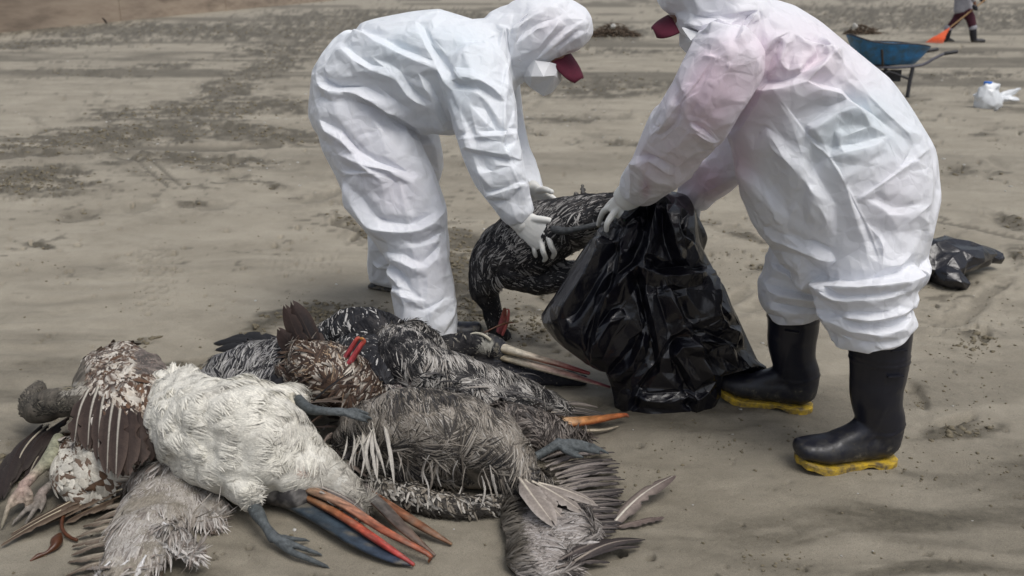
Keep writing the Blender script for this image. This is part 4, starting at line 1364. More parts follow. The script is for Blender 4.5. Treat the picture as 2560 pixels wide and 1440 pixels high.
def cols3(P, c, e, t):
    n = len(P)
    return np.tile(np.array(c, float), (n, 1)), np.tile(np.array(e, float), (n, 1)), np.tile(np.array(t, float), (n, 1))

def choose(rs, n, opts, p):
    return np.array(opts, float)[rs.choice(len(opts), n, p=p)]

# --- a: brown and white mottled pelican, far left
ra = thing('pelican', 'brown and white mottled pelican at the far left, grey neck lying over its wing', 'bird', G(290, 1080), GR)
neckA = [(206, 1002, .17, 32, .040), (165, 1008, .155, 35, .042), (120, 1016, .13, 35, .042), (90, 1024, .105, 31, .038), (74, 1026, .095, 24, .030)]
headA = [(72, 1024, .09, 22, .03), (80, 1000, .11, 27, .032), (94, 978, .125, 20, .024), (100, 962, .13, 9, .012)]
meA = union([gl([(255, 915, .05, 50, .05), (290, 965, .10, 100, .10), (320, 1050, .12, 120, .11), (280, 1140, .09, 95, .085), (215, 1215, .05, 62, .05)]),
             gl([(300, 900, .10, 60, .06), (365, 985, .12, 80, .09), (392, 1080, .09, 70, .07), (398, 1160, .05, 40, .05)]),
             gl([(180, 1130, .06, 45, .05), (200, 1200, .05, 60, .05), (225, 1248, .03, 42, .03)]), gl(neckA), gl(headA),
             gl([(345, 965, .10, 26, .03), (360, 918, .13, 30, .035), (378, 905, .13, 26, .03)]), gl([(384, 900, .12, 14, .02), (402, 930, .11, 15, .02), (418, 970, .08, 14, .02)])], .008, 3, 'body')
def fA(co, px, py):
    nz = fbm(co * 30, 4, 3)
    neck = ((px < 222) & (py < 1062) & (px > 40))
    hump = ((px > 335) & (py < 935)) | ((px > 392) & (py < 985))
    c = mixc(DBRN, (.26, .22, .18), sstep(-.2, .3, nz))
    c[neck] = mixc((.10, .09, .075), (.17, .15, .125), sstep(-.2, .2, nz))[neck]
    c[neck & (py < 990) & (py > 955) & (px > 150)] = mixc((.34, .32, .28), (.24, .21, .14), sstep(-.1, .2, nz))[neck & (py < 990) & (py > 955) & (px > 150)]
    c[hump] = mixc((.10, .088, .08), (.24, .205, .18), sstep(-.1, .2, fbm(co * 90, 3, 5)))[hump]
    return c
paint(meA, fA)
add('body', meA, M_DOWN, ra)
def cA(P, px, py, rs):
    n = len(P)
    patch = fbm(P * 17, 3, 71)
    br = choose(rs, n, [BROWN, DBRN, (.15, .085, .05)], [.5, .3, .2])
    pale = patch + .35 * rs.normal(size=n) > .12
    br[pale] = choose(rs, n, [(.66, .62, .55), (.54, .48, .40)], [.6, .4])[pale]
    ed = choose(rs, n, [(.64, .59, .52), (.50, .44, .37), BROWN], [.35, .2, .45])
    tp = choose(rs, n, [(.68, .64, .57), BROWN, DBRN], [.42, .34, .24])
    belly = (py > 1120) & (px < 270)
    wb = choose(rs, n, [(.60, .57, .50), (.45, .42, .36), (.16, .11, .08)], [.6, .25, .15])
    for a in (br, ed, tp):
        a[belly] = wb[belly]
    nk = (px < 218) & (py < 1062)
    for a in (br, ed, tp):
        a[nk] = choose(rs, n, [(.13, .115, .095), (.08, .07, .06), (.20, .18, .15)], [.5, .3, .2])[nk]
    hp = ((px > 335) & (py < 935)) | ((px > 392) & (py < 985))
    for a in (br, ed, tp):
        a[hp] = choose(rs, n, [(.20, .15, .13), (.10, .07, .06), (.36, .30, .27)], [.5, .25, .25])[hp]
    return br, ed, tp
arA = [((250, 890), (270, 980)), ((310, 930), (350, 1020)), ((380, 1020), (360, 1100)), ((330, 1060), (330, 1140)), ((390, 1110), (360, 1180)), ((200, 1130), (220, 1230)), ((250, 1190), (240, 1250)), ((200, 1000), (110, 1016)), ((230, 1000), (240, 1090)), ((360, 920), (362, 950))]
plumage(ra, meA, 3000, arA, lambda P, x, y: np.where((x < 218) & (y < 1062), .016, np.where(((x > 335) & (y < 935)) | ((x > 392) & (y < 985)), .012, .046)), lambda P, x, y: np.where((x < 218) & (y < 1062), .0022, np.where(((x > 335) & (y < 935)) | ((x > 392) & (y < 985)), .003, .0135)), cA, 31, lift=.07, clump=.3)
nk_ = union([gl(neckA), gl(headA)], .008, 2, 'x')
def cN(P, px, py, rs):
    c = choose(rs, len(P), [(.060, .054, .047), (.12, .11, .09), (.20, .18, .145), (.035, .032, .03)], [.35, .3, .15, .2])
    return c, c, c * 1.2
plumage(ra, nk_, 2200, [((200, 1002), (100, 1020)), ((90, 1030), (70, 1020)), ((76, 1010), (96, 970))], .014, .0018, cN, 47, lift=.4, jit=.35, name='neck_down')
for i, (b, t) in enumerate(zip([(222, 972), (246, 966), (268, 962), (288, 985), (304, 1000), (326, 1012), (348, 1030), (368, 1045)], [(188, 1092), (220, 1112), (246, 1142), (268, 1172), (290, 1184), (320, 1176), (350, 1150), (372, 1140)])):
    feather(ra, (*b, .225 - .004 * i), (*t, .16 - .006 * i), 24, (.042, .028, .023), (.075, .052, .042), (.55, .52, .45) if i < 5 else DBRN, .02 * (i - 4) / 4, seed=60 + i, notch=.15, arch=.12)
for i, (b, t) in enumerate([((175, 1040), (70, 1165)), ((150, 1056), (46, 1190)), ((122, 1060), (26, 1212)), ((106, 1062), (8, 1238)), ((160, 1080), (66, 1205)), ((96, 1075), (-8, 1262))]):
    feather(ra, (*b, .06 - .006 * i), (*t, .03 - .003 * i), 20, (.030, .022, .020), (.05, .04, .034), (.60, .54, .42) if i in (2, 4) else DBRN, -.04, seed=80 + i, notch=.3)
leg(ra, [(146, 1096, .10), (128, 1142, .09), (92, 1180, .07), (58, 1216, .055)], [.016, .021, .013, .014], [[(28, 1252, .045), (6, 1312, .012)], [(70, 1248, .04), (66, 1268, .02)], [(76, 1236, .05), (78, 1262, .02)]], (.34, .34, .24), (.42, .30, .26))
leg(ra, [(150, 1196, .03), (126, 1214, .035), (104, 1232, .03)], [.012, .012, .012], [[(72, 1268, .02), (36, 1304, .012)], [(88, 1270, .02), (66, 1306, .012)], [(110, 1250, .02), (104, 1272, .012)]], (.24, .22, .19), (.33, .27, .24))

# --- b: big white pelican
rb = thing('pelican', 'big white-bellied pelican in front, lying on its back with one wing spread', 'bird', G(590, 1180), GR)
meB = union([gl([(412, 1040, .11, 44, .08), (455, 1040, .14, 104, .125), (555, 1082, .16, 140, .15), (650, 1118, .15, 128, .14), (735, 1160, .11, 88, .10), (805, 1200, .07, 58, .07), (862, 1234, .05, 36, .045), (905, 1258, .04, 18, .02)]),
             gl([(600, 1030, .20, 80, .09), (680, 1008, .21, 40, .055), (740, 1000, .20, 22, .03)]), gl([(590, 1170, .10, 70, .09), (620, 1228, .08, 42, .05), (628, 1256, .06, 20, .024)]),
             gl([(430, 985, .14, 60, .08), (470, 958, .17, 44, .06), (470, 940, .2, 18, .03)])], .008, 3, 'body')
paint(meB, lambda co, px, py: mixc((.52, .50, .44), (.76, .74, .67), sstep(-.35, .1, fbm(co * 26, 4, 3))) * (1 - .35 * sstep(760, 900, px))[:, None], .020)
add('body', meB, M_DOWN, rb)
def cB(P, px, py, rs):
    n = len(P)
    nz = fbm(P * 9, 3, 77)
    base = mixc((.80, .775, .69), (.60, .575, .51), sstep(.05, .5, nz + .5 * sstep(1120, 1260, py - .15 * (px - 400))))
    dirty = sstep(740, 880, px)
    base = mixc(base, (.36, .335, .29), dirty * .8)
    ed = base * choose(rs, n, [(1, 1, 1), (.7, .7, .72), (.42, .42, .44)], [.72, .2, .08])
    tp = base * choose(rs, n, [(1.05, 1.05, 1.05), (.75, .75, .76), (.28, .27, .28)], [.72, .18, .10])
    red = np.exp(-((px - 752) / 16) ** 2 - ((py - 1182) / 18) ** 2)
    base = mixc(base, (.36, .20, .15), red)
    return base, ed, mixc(tp, (.36, .22, .17), red)
arB = [((430, 960), (400, 1060)), ((400, 1050), (410, 1140)), ((480, 960), (560, 1010)), ((480, 1040), (540, 1100)), ((520, 1120), (600, 1180)), ((600, 1040), (700, 1070)), ((640, 1000), (740, 998)), ((640, 1130), (740, 1180)), ((560, 1190), (620, 1240)), ((740, 1160), (860, 1230)), ((430, 1120), (480, 1190)), ((470, 945), (465, 925)), ((690, 1050), (760, 1110))]
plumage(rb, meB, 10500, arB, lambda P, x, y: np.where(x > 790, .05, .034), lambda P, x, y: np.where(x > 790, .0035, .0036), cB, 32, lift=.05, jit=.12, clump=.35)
# far-spread lower wing: fleshy arm with sandy coverts, then the long quills
wingB = union([gl([(452, 1185, .05, 62, .035), (412, 1245, .045, 86, .028), (372, 1322, .05, 78, .034), (335, 1395, .05, 74, .034), (300, 1452, .04, 66, .03)]), gl([(440, 1200, .05, 40, .03), (500, 1240, .035, 56, .02), (520, 1290, .03, 40, .015)]),
               gl([(400, 1330, .06, 20, .03), (440, 1338, .07, 26, .028), (474, 1372, .06, 24, .02)]), gl([(420, 1180, .06, 40, .03), (350, 1192, .05, 26, .025), (300, 1205, .04, 20, .02)])], .008, 2, 'wing')
paint(wingB, lambda co, px, py: mixc((.24, .215, .175), (.44, .41, .37), sstep(-.15, .35, fbm(co * 16, 4, 13))))
wb = add('wing', wingB, M_DOWN, rb)
def cW(P, px, py, rs):
    n = len(P)
    sand = sstep(-.05, .3, fbm(P * 11, 3, 19) + .25 * np.exp(-((px - 400) / 60) ** 2 - ((py - 1270) / 45) ** 2))
    c = mixc(choose(rs, n, [(.52, .49, .455), (.40, .37, .34), (.22, .19, .165)], [.42, .33, .25]), SANDY, sand * .8)
    t = mixc(choose(rs, n, [(.68, .65, .62), (.36, .31, .28), (.16, .12, .10)], [.5, .3, .2]), SANDY, sand * .6)
    return c, c * choose(rs, n, [(.8,) * 3, (.55,) * 3], [.7, .3]), t
arW = [((440, 1190), (400, 1270)), ((480, 1210), (540, 1290)), ((380, 1300), (330, 1370)), ((330, 1370), (280, 1430)), ((430, 1340), (490, 1390)), ((360, 1420), (330, 1470)), ((400, 1185), (300, 1215)), ((520, 1240), (570, 1280)), ((300, 1420), (230, 1450))]
plumage(rb, wingB, 4200, arW, lambda P, x, y: np.where(y > 1300, .045, .055), .0034, cW, 33, zref=.05, lift=.03, jit=.15, clump=.3)
for i, (b, t, sh) in enumerate([((312, 1190), (34, 1330), 1), ((306, 1222), (122, 1304), 1), ((292, 1214), (70, 1318), 0), ((264, 1230), (8, 1357), 1), ((300, 1240), (170, 1300), 0)]):
    feather(rb, (*b, .055 - .006 * i), (*t, .014), 19, (.075, .050, .034), (.16, .12, .085), (.66, .58, .42) if sh else (.2, .15, .1), -.02 if i % 2 else .02, seed=100 + i, notch=.35, arch=.06)
for i, (b, t) in enumerate([((350, 1250), (238, 1276)), ((330, 1268), (240, 1300)), ((340, 1290), (214, 1312)), ((330, 1312), (196, 1340)), ((322, 1330), (186, 1362)), ((310, 1352), (184, 1384)), ((300, 1376), (176, 1402)), ((300, 1400), (170, 1436)), ((320, 1420), (190, 1452)),
                              ((470, 1230), (556, 1270)), ((490, 1262), (560, 1306)), ((470, 1280), (540, 1330)), ((440, 1350), (500, 1400)), ((455, 1345), (510, 1378)), ((420, 1340), (386, 1420)), ((410, 1350), (400, 1440))]):
    feather(rb, (*b, .035), (*t, .012), 15, (.20, .165, .13) if i % 3 else (.27, .23, .18), (.11, .08, .06), (.42, .37, .29), .05 * (-1) ** i, seed=120 + i, notch=.45, arch=.10, tipc=(.10, .07, .05))
rw2 = np.random.RandomState(40)
for i in range(46):
    j = i % len(arW)
    (x0, y0), (x1, y1) = arW[j]
    ox, oy = rw2.uniform(-46, 46), rw2.uniform(-34, 34)
    dx, dy = unit(np.array([x1 - x0, y1 - y0])) * rw2.uniform(58, 96)
    ta = rw2.normal() * .22
    dx, dy = dx * math.cos(ta) - dy * math.sin(ta), dx * math.sin(ta) + dy * math.cos(ta)
    b = (x0 + ox, y0 + oy); t = (x0 + ox + dx, y0 + oy + dy)
    if b[1] > 1450 or b[0] > 430: continue
    cl = [(.50, .475, .45), (.38, .35, .32), (.26, .22, .19), (.58, .56, .54)][rw2.randint(4)]
    feather(wb if False else rb, (*b, .075), (*t, .045), rw2.uniform(7, 12), cl, tuple(np.array(cl) * .6), tuple(np.minimum(np.array(cl) * 1.35, .7)), rw2.uniform(-.06, .06), seed=600 + i, notch=.4, arch=.10, name='covert')
for i, (b, t) in enumerate([((810, 1196), (912, 1238)), ((812, 1206), (918, 1258)), ((806, 1218), (908, 1278)), ((800, 1228), (885, 1290)), ((830, 1190), (940, 1228))]):
    feather(rb, (*b, .085), (*t, .05), 15, (.115, .098, .092), (.22, .20, .18), (.38, .34, .30), .03, seed=140 + i, notch=.25, arch=.08)
feather(rb, (712, 1040, .17), (758, 1108, .11), 26, (.20, .165, .15), (.12, .095, .085), (.34, .29, .25), .04, seed=150, notch=.1, label='single loose grey-brown feather')
LEGC, TOEC = (.095, .108, .112), (.115, .130, .138)
leg(rb, [(624, 1250, .06), (644, 1284, .055), (664, 1316, .045), (684, 1344, .035)], [.0165, .0175, .0115, .015], [[(712, 1346, .03), (764, 1350, .012)], [(738, 1364, .026), (796, 1384, .010)], [(726, 1378, .026), (778, 1400, .018), (816, 1416, .008)]], LEGC, TOEC, web=False)
leg(rb, [(744, 1000, .22), (772, 1022, .225), (818, 1028, .23), (856, 1030, .23)], [.017, .015, .0105, .0115], [[(888, 1026, .225), (918, 1034, .21)], [(890, 1034, .225), (924, 1044, .205)], [(884, 1042, .22), (912, 1052, .20)]], LEGC, TOEC)

# --- c: bird pinned beneath the white one, only head and open bill showing
rc = thing('pelican', 'pelican pinned beneath the white one, its open blue and orange bill pointing right', 'bird', G(760, 1270), GR)
me = union([gl([(640, 1215, .05, 36, .04), (700, 1232, .05, 36, .04), (752, 1246, .05, 30, .035)])], .008, 2, 'body')
paint(me, lambda co, px, py: mixc(DARK, GREYB, sstep(-.2, .3, fbm(co * 30, 3, 1))))
add('body', me, M_DOWN, rc)
mandible(rc, [(716, 1252, .03), (800, 1290, .03), (900, 1352, .025), (980, 1394, .018), (1026, 1411, .012)], [.020, .027, .026, .017, .005], [.016, .014, .011, .008, .004],
         [(0, (.035, .045, .055), (.03, .04, .05)), (.4, (.045, .065, .085), (.03, .04, .055)), (.75, (.035, .05, .085), (.02, .025, .04)), (1, (.03, .035, .05), (.02, .02, .03))], name='bill_pouch', dirt=.85)
mandible(rc, [(752, 1236, .052), (850, 1288, .054), (950, 1355, .042), (1034, 1412, .014)], [.008, .010, .009, .004], [.009, .010, .009, .005],
         [(0, (.40, .22, .10), (.2, .1, .05)), (.35, (.38, .15, .065), (.2, .05, .03)), (.6, (.50, .075, .055), (.3, .03, .03)), (.85, (.46, .06, .06), (.22, .04, .03)), (1, (.36, .15, .06), (.2, .08, .03))], name='lower_bill')
mandible(rc, [(770, 1222, .072), (860, 1262, .074), (960, 1326, .060), (1068, 1384, .030)], [.014, .0125, .011, .007], [.009, .009, .008, .005],
         [(0, (.42, .24, .12), (.1, .05, .03)), (.25, (.50, .30, .20), (.12, .05, .03)), (.5, (.44, .13, .07), (.1, .03, .02)), (.85, (.30, .10, .05), (.07, .03, .02)), (.95, (.50, .36, .07), (.3, .2, .05)), (1, (.55, .40, .08), (.3, .2, .05))], hook=(.004, -.006, -.018), name='upper_bill')

# --- d: another half-buried bird: grey and rust bill
rd = thing('pelican', 'pelican buried under the white one, showing only a narrow grey and rust-edged bill', 'bird', G(930, 1270), GR)
me = union([gl([(840, 1196, .03, 26, .03), (890, 1222, .035, 26, .03)])], .008, 2, 'body')
paint(me, lambda co, px, py: mixc(DARK, GREYB, sstep(-.2, .3, fbm(co * 30, 3, 2))))
add('body', me, M_DOWN, rd)
mandible(rd, [(872, 1204, .055), (940, 1252, .055), (1010, 1322, .045), (1086, 1388, .014)], [.011, .016, .014, .004], [.008, .009, .008, .004],
         [(0, (.16, .16, .17), (.1, .1, .1)), (.4, (.15, .14, .13), (.3, .12, .06)), (.75, (.17, .11, .08), (.30, .10, .04)), (1, (.12, .10, .09), (.1, .08, .06))], name='lower_bill')
mandible(rd, [(930, 1236, .05), (1000, 1282, .045), (1070, 1326, .030), (1128, 1360, .012)], [.012, .014, .011, .004], [.009, .009, .008, .004],
         [(0, (.22, .11, .06), (.1, .05, .03)), (.4, (.30, .12, .06), (.07, .05, .04)), (.8, (.22, .11, .06), (.1, .06, .04)), (1, (.26, .17, .09), (.1, .07, .04))], name='upper_bill')

# --- e: black and silver bird at the back left
re = thing('pelican', 'silver-streaked dark pelican at the back left with a black wing stretched out left', 'bird', G(620, 950), GR)
me = union([gl([(505, 985, .05, 40, .05), (560, 955, .09, 76, .085), (635, 930, .11, 84, .10), (710, 930, .11, 70, .10)]), gl([(640, 975, .09, 60, .07), (720, 965, .1, 60, .08), (800, 960, .1, 50, .07)])], .008, 3, 'body')
paint(me, lambda co, px, py: mixc(BLACK, GREYB, sstep(0, .4, fbm(co * 30, 3, 2))))
add('body', me, M_DOWN, re)
def streak(light, dark, p, light2=None):
    def f(P, px, py, rs):
        n = len(P)
        c = choose(rs, n, [light, light2 or light, dark], [p * .6, p * .4, 1 - p])
        e = choose(rs, n, [dark, GREYB], [.8, .2])
        return c, e, c * .9
    return f
plumage(re, me, 3000, [((700, 900), (640, 940)), ((620, 920), (570, 980)), ((540, 950), (500, 1000)), ((640, 960), (620, 1000)), ((740, 960), (690, 1000))], .044, .0034, streak((.40, .39, .39), (.030, .030, .034), .62, (.55, .54, .52)), 34, lift=.08, jit=.10, clump=.6)
for i, (b, t) in enumerate([((735, 876), (588, 846)), ((738, 880), (560, 852)), ((735, 886), (536, 858)), ((730, 893), (540, 874)), ((728, 900), (575, 888)), ((726, 906), (610, 896))]):
    feather(re, (*b, .16 - .008 * i), (*t, .10 - .006 * i), 15, (.020, .020, .023), (.030, .029, .032), (.34, .27, .17) if i in (0, 1) else (.03, .03, .033), -.03, seed=160 + i, notch=.25, up=(0, -.8, .55))
for i, (b, t) in enumerate([((740, 905), (676, 950)), ((748, 915), (660, 968)), ((756, 925), (648, 984)), ((772, 935), (680, 990)), ((790, 945), (712, 992))]):
    feather(re, (*b, .20 - .004 * i), (*t, .14), 20, (.014, .014, .017), (.02, .02, .024), (.03, .03, .03), .05, seed=170 + i, notch=.3, up=(0, -.7, .6))
plumage(re, union([gl([(735, 915, .17, 26, .03), (780, 940, .17, 30, .03)])], .009, 2, 'x'), 160, [((740, 905), (690, 950))], .06, .007, streak((.03, .03, .034), (.012, .012, .014), .5), 35, name='covert_tuft')

# --- f: brown mottled bird with its tail in the air
rf = thing('pelican', 'brown and cream spotted pelican with its dark tail sticking up in the air', 'bird', G(850, 1010), GR)
meF = union([gl([(760, 890, .22, 46, .05), (800, 915, .21, 72, .08), (850, 960, .18, 84, .09), (905, 1010, .13, 62, .075), (930, 1045, .10, 36, .05)]), gl([(740, 930, .17, 50, .05), (790, 960, .16, 60, .06)])], .008, 3, 'body')
paint(meF, lambda co, px, py: mixc(DBRN, BROWN, sstep(-.2, .3, fbm(co * 30, 3, 2))))
add('body', meF, M_DOWN, rf)
def cF(P, px, py, rs):
    n = len(P)
    return (choose(rs, n, [(.60, .54, .46), (.40, .29, .19), BROWN, DBRN], [.24, .10, .32, .34]), choose(rs, n, [DBRN, BROWN, (.06, .038, .028)], [.5, .25, .25]), choose(rs, n, [(.66, .61, .53), BROWN, DBRN], [.3, .3, .4]))
plumage(rf, meF, 3000, [((780, 940), (760, 890)), ((830, 960), (790, 910)), ((880, 950), (920, 1010)), ((860, 990), (900, 1030)), ((760, 930), (720, 900)), ((900, 1010), (940, 1050)), ((800, 970), (840, 1010))], .050, .0062, cF, 36, lift=.08, clump=.3)
yf = float(G(790, 880, .22)[1])
for i, (b, t, wd, cl) in enumerate([((790, 915), (716, 772), 20, (.028, .020, .019)), ((796, 905), (734, 764), 24, (.026, .022, .023)), ((806, 905), (752, 776), 20, (.028, .025, .026)), ((812, 912), (772, 820), 18, (.040, .026, .021)), ((784, 905), (700, 826), 22, (.036, .023, .019)), ((778, 910), (702, 836), 20, (.042, .026, .021))]):
    feather(rf, (*b, yf), (*t, yf + .02 * i), wd, cl, (.05, .033, .028), (.06, .04, .033), .04 * (-1) ** i, up=(.2, -1, .25), seed=180 + i, notch=.12, arch=.05, at=1, tipc=(.05, .032, .028))
for i, (b, t) in enumerate([((782, 900), (696, 878)), ((780, 908), (692, 892)), ((778, 916), (700, 908)), ((772, 930), (726, 926)), ((770, 936), (734, 944)), ((780, 942), (742, 962))]):
    feather(rf, (*b, .23), (*t, .19), 15, (.17, .11, .07) if i < 2 else (.075, .055, .045), (.10, .06, .04), (.3, .22, .15), .05 * (-1) ** i, seed=190 + i, notch=.3, tipc=(.55, .52, .48) if i > 2 else (.06, .04, .03))
feather(rf, (782, 1004, .2), (866, 938, .27), 7, (.016, .015, .016), (.03, .025, .022), (.02, .02, .02), .0, seed=199, notch=.1)
for i, (b, t) in enumerate([((735, 1012), (858, 1004)), ((760, 1020), (850, 990))]):
    feather(rf, (*b, .16), (*t, .19), 10, (.10, .075, .06), (.16, .13, .11), (.2, .16, .12), .03, seed=196 + i, notch=.3)

# --- g: black bird with the red and yellow bill
rg = thing('pelican', 'black pelican flecked white, its red and yellow-tipped bill open and pointing up', 'bird', G(900, 900), GR)
meG = union([gl([(790, 872, .07, 44, .06), (850, 850, .11, 62, .09), (920, 845, .14, 70, .11), (980, 862, .14, 62, .10)]), gl([(880, 900, .12, 60, .09), (930, 920, .14, 70, .1), (960, 980, .12, 60, .09)])], .008, 3, 'body')
paint(meG, lambda co, px, py: mixc(BLACK, DARK, sstep(-.2, .3, fbm(co * 30, 3, 2))))
add('body', meG, M_DOWN, rg)
def cG(P, px, py, rs):
    n = len(P)
    lp = np.where(px < 875, .30, .09)
    c = choose(rs, n, [BLACK, (.03, .031, .036)], [.5, .5]); w = rs.uniform(size=n) < lp
    c[w] = (.62, .60, .57)
    e = c.copy(); e[w] = (.3, .3, .3)
    return c, e, c
plumage(rg, meG, 2600, [((840, 830), (800, 890)), ((900, 820), (960, 850)), ((900, 870), (880, 930)), ((960, 850), (990, 900)), ((940, 920), (930, 980)), ((860, 850), (820, 880))], .036, .0042, cG, 37, lift=.06, jit=.12)
yg = float(G(868, 905, .2)[1]) - .13
BR = [(0, (.42, .07, .11), (.35, .05, .08)), (.5, (.60, .12, .13), (.50, .07, .07)), (.75, (.66, .20, .06), (.5, .09, .05)), (.9, (.66, .42, .06), (.55, .3, .05)), (1, (.62, .46, .12), (.5, .35, .08))]
mandible(rg, [(860, 900, yg), (872, 880, yg), (886, 858, yg), (895, 846, yg)], [.009, .0075, .0068, .006], [.011, .009, .008, .006], BR, hook=(.010, 0, -.003), name='upper_bill', at=1)
mandible(rg, [(866, 920, yg - .02), (884, 892, yg - .02), (902, 864, yg - .02), (910, 853, yg - .02)], [.010, .0085, .0072, .006], [.012, .010, .008, .006], BR, hook=(-.006, 0, .010), name='lower_bill', at=1)

# --- h: humped grey bird in the middle of the pile
rh = thing('pelican', 'grey streaked pelican with a raised shoulder in the middle, orange bill under its tail', 'bird', G(1150, 990), GR)
meH = union([gl([(985, 852, .20, 34, .05), (1005, 885, .20, 66, .09), (1060, 930, .18, 78, .10), (1150, 960, .15, 74, .09), (1250, 985, .12, 58, .075), (1330, 1005, .09, 40, .055), (1400, 1022, .07, 24, .03)]),
             gl([(1060, 960, .14, 66, .09), (1170, 1000, .12, 60, .08), (1290, 1040, .08, 46, .06), (1350, 1052, .06, 30, .035)]), gl([(1010, 835, .20, 30, .05), (1050, 865, .15, 40, .06), (1090, 890, .12, 34, .05)]),
             gl([(960, 985, .13, 22, .03), (985, 992, .14, 24, .03), (1030, 1008, .12, 14, .02)])], .008, 3, 'body')
def fH(co, px, py):
    c = mixc(DARK, GREYB, sstep(-.2, .3, fbm(co * 30, 3, 2)))
    k = (px < 1045) & (py > 955)
    c[k] = (.24, .195, .185)
    return c
paint(meH, fH)
add('body', meH, M_DOWN, rh)
def cH(P, px, py, rs):
    n = len(P)
    nz = fbm(P * 13, 3, 55)
    lt = sstep(-.25, .3, nz + .5 * np.exp(-((px - 1180) / 130) ** 2 - ((py - 950) / 36) ** 2))
    pick = .5 + .75 * fbm(P * np.array([30, 44, 44]), 3, 56) + .26 * rs.normal(size=n) < (.20 + .42 * lt)
    c = np.where(pick[:, None], choose(rs, n, [(.60, .575, .54), (.46, .435, .40), (.33, .30, .27)], [.45, .35, .2]), choose(rs, n, [BLACK, (.03, .029, .03), DARK], [.4, .35, .25]))
    e = c * .55
    return c, e, c
arH = [((990, 860), (970, 930)), ((1000, 900), (1000, 960)), ((1050, 900), (1080, 960)), ((1100, 920), (1200, 950)), ((1200, 960), (1290, 990)), ((1290, 1000), (1400, 1020)), ((1060, 960), (1090, 1010)), ((1160, 1000), (1250, 1030)), ((1280, 1040), (1370, 1055)), ((1020, 840), (1080, 880)), ((985, 985), (1030, 1005))]
plumage(rh, meH, 10500, arH, lambda P, x, y: np.where((x < 1045) & (y > 960), .012, .042), .0024, cH, 38, lift=.08, jit=.11, clump=.6)
for i, (b, t) in enumerate([((1370, 1010), (1490, 1016)), ((1376, 1018), (1526, 1040)), ((1380, 1026), (1510, 1044)), ((1370, 1030), (1470, 1050)), ((1390, 1008), (1470, 1010))]):
    feather(rh, (*b, .075), (*t, .035), 12, (.05, .046, .045) if i else (.30, .26, .23), (.12, .10, .09), (.35, .31, .26), .02, seed=200 + i, notch=.4)
BO = [(0, (.66, .56, .40), (.55, .42, .25)), (.25, (.66, .52, .34), (.5, .2, .06)), (.45, (.62, .27, .09), (.5, .12, .03)), (.75, (.50, .12, .05), (.42, .13, .04)), (.93, (.42, .10, .04), (.35, .15, .04)), (1, (.12, .08, .05), (.1, .08, .05))]
mandible(rh, [(1336, 1046, .06), (1400, 1056, .06), (1480, 1050, .05), (1556, 1038, .035)], [.018, .022, .016, .008], [.014, .015, .012, .007], BO, hook=(.018, 0, -.004), name='upper_bill', dirt=.25)
mandible(rh, [(1400, 1072, .025), (1450, 1076, .022), (1510, 1074, .016), (1545, 1066, .012)], [.004, .005, .005, .002], [.004, .005, .004, .002], [(0, (.05, .045, .04), (.05, .04, .04)), (.3, (.55, .48, .36), (.3, .25, .18)), (.85, (.60, .52, .38), (.3, .25, .2)), (1, (.2, .17, .13), (.1, .1, .1))], name='lower_bill')

# --- i: head with the long cream and red bill
ri = thing('pelican', 'dark pelican behind the pile with pale head and long cream and red bill', 'bird', G(1180, 900), GR)
meI = union([gl([(1040, 885, .08, 40, .06), (1100, 880, .10, 38, .06), (1160, 872, .12, 34, .055), (1205, 868, .13, 36, .05), (1245, 876, .12, 28, .04), (1268, 882, .11, 18, .025)]), gl([(1150, 905, .07, 30, .05), (1200, 925, .06, 34, .045), (1290, 938, .04, 30, .035), (1380, 944, .03, 20, .028), (1460, 950, .02, 9, .012)])], .006, 3, 'body')
def fI(co, px, py):
    c = mixc(BLACK, DARK, sstep(-.1, .3, fbm(co * 30, 3, 2)))
    k = np.exp(-((px - 1214) / 22) ** 2 - ((py - 862) / 24) ** 2)
    c = mixc(c, (.36, .35, .31), sstep(.25, .55, k + .15 * fbm(co * 50, 3, 8)))
    k2 = (px > 1270) & (py > 905)
    c[k2] = (.035, .036, .045)
    c[(px > 1236) & (py < 905)] = mixc((.05, .052, .06), (.22, .20, .16), sstep(0, .3, fbm(co * 60, 3, 8)))[(px > 1236) & (py < 905)]
    return c
paint(meI, fI)
add('body', meI, M_DOWN, ri)
def cI(P, px, py, rs):
    n = len(P)
    c = choose(rs, n, [BLACK, DARK, (.28, .26, .22)], [.45, .4, .15])
    k = np.exp(-((px - 1214) / 20) ** 2 - ((py - 858) / 20) ** 2) > .4
    c[k] = (.40, .385, .34)
    return c, c, c
plumage(ri, meI, 900, [((1060, 870), (1120, 890)), ((1150, 860), (1190, 880)), ((1210, 850), (1215, 890)), ((1170, 910), (1250, 930))], lambda P, x, y: np.where(x > 1240, .006, .022), .003, cI, 39, lift=.05)
BC = [(0, (.66, .58, .44), (.55, .42, .25)), (.35, (.68, .62, .50), (.60, .50, .33)), (.55, (.62, .48, .36), (.36, .10, .07)), (.75, (.50, .12, .11), (.3, .05, .05)), (1, (.34, .05, .06), (.2, .03, .03))]
mandible(ri, [(1250, 868, .135), (1310, 886, .125), (1390, 908, .10), (1472, 933, .075)], [.021, .016, .013, .008], [.016, .012, .010, .006], BC, name='upper_bill', dirt=.2)
BC2 = [(0, (.60, .48, .26), (.60, .42, .2)), (.3, (.66, .60, .48), (.62, .56, .44)), (.6, (.46, .25, .2), (.55, .50, .40)), (.85, (.30, .05, .07), (.42, .38, .30)), (1, (.35, .26, .1), (.3, .25, .1))]
mandible(ri, [(1252, 890, .105), (1330, 912, .09), (1430, 940, .065), (1524, 968, .035)], [.019, .018, .015, .007], [.013, .012, .010, .005], BC2, name='lower_bill', dirt=.2)
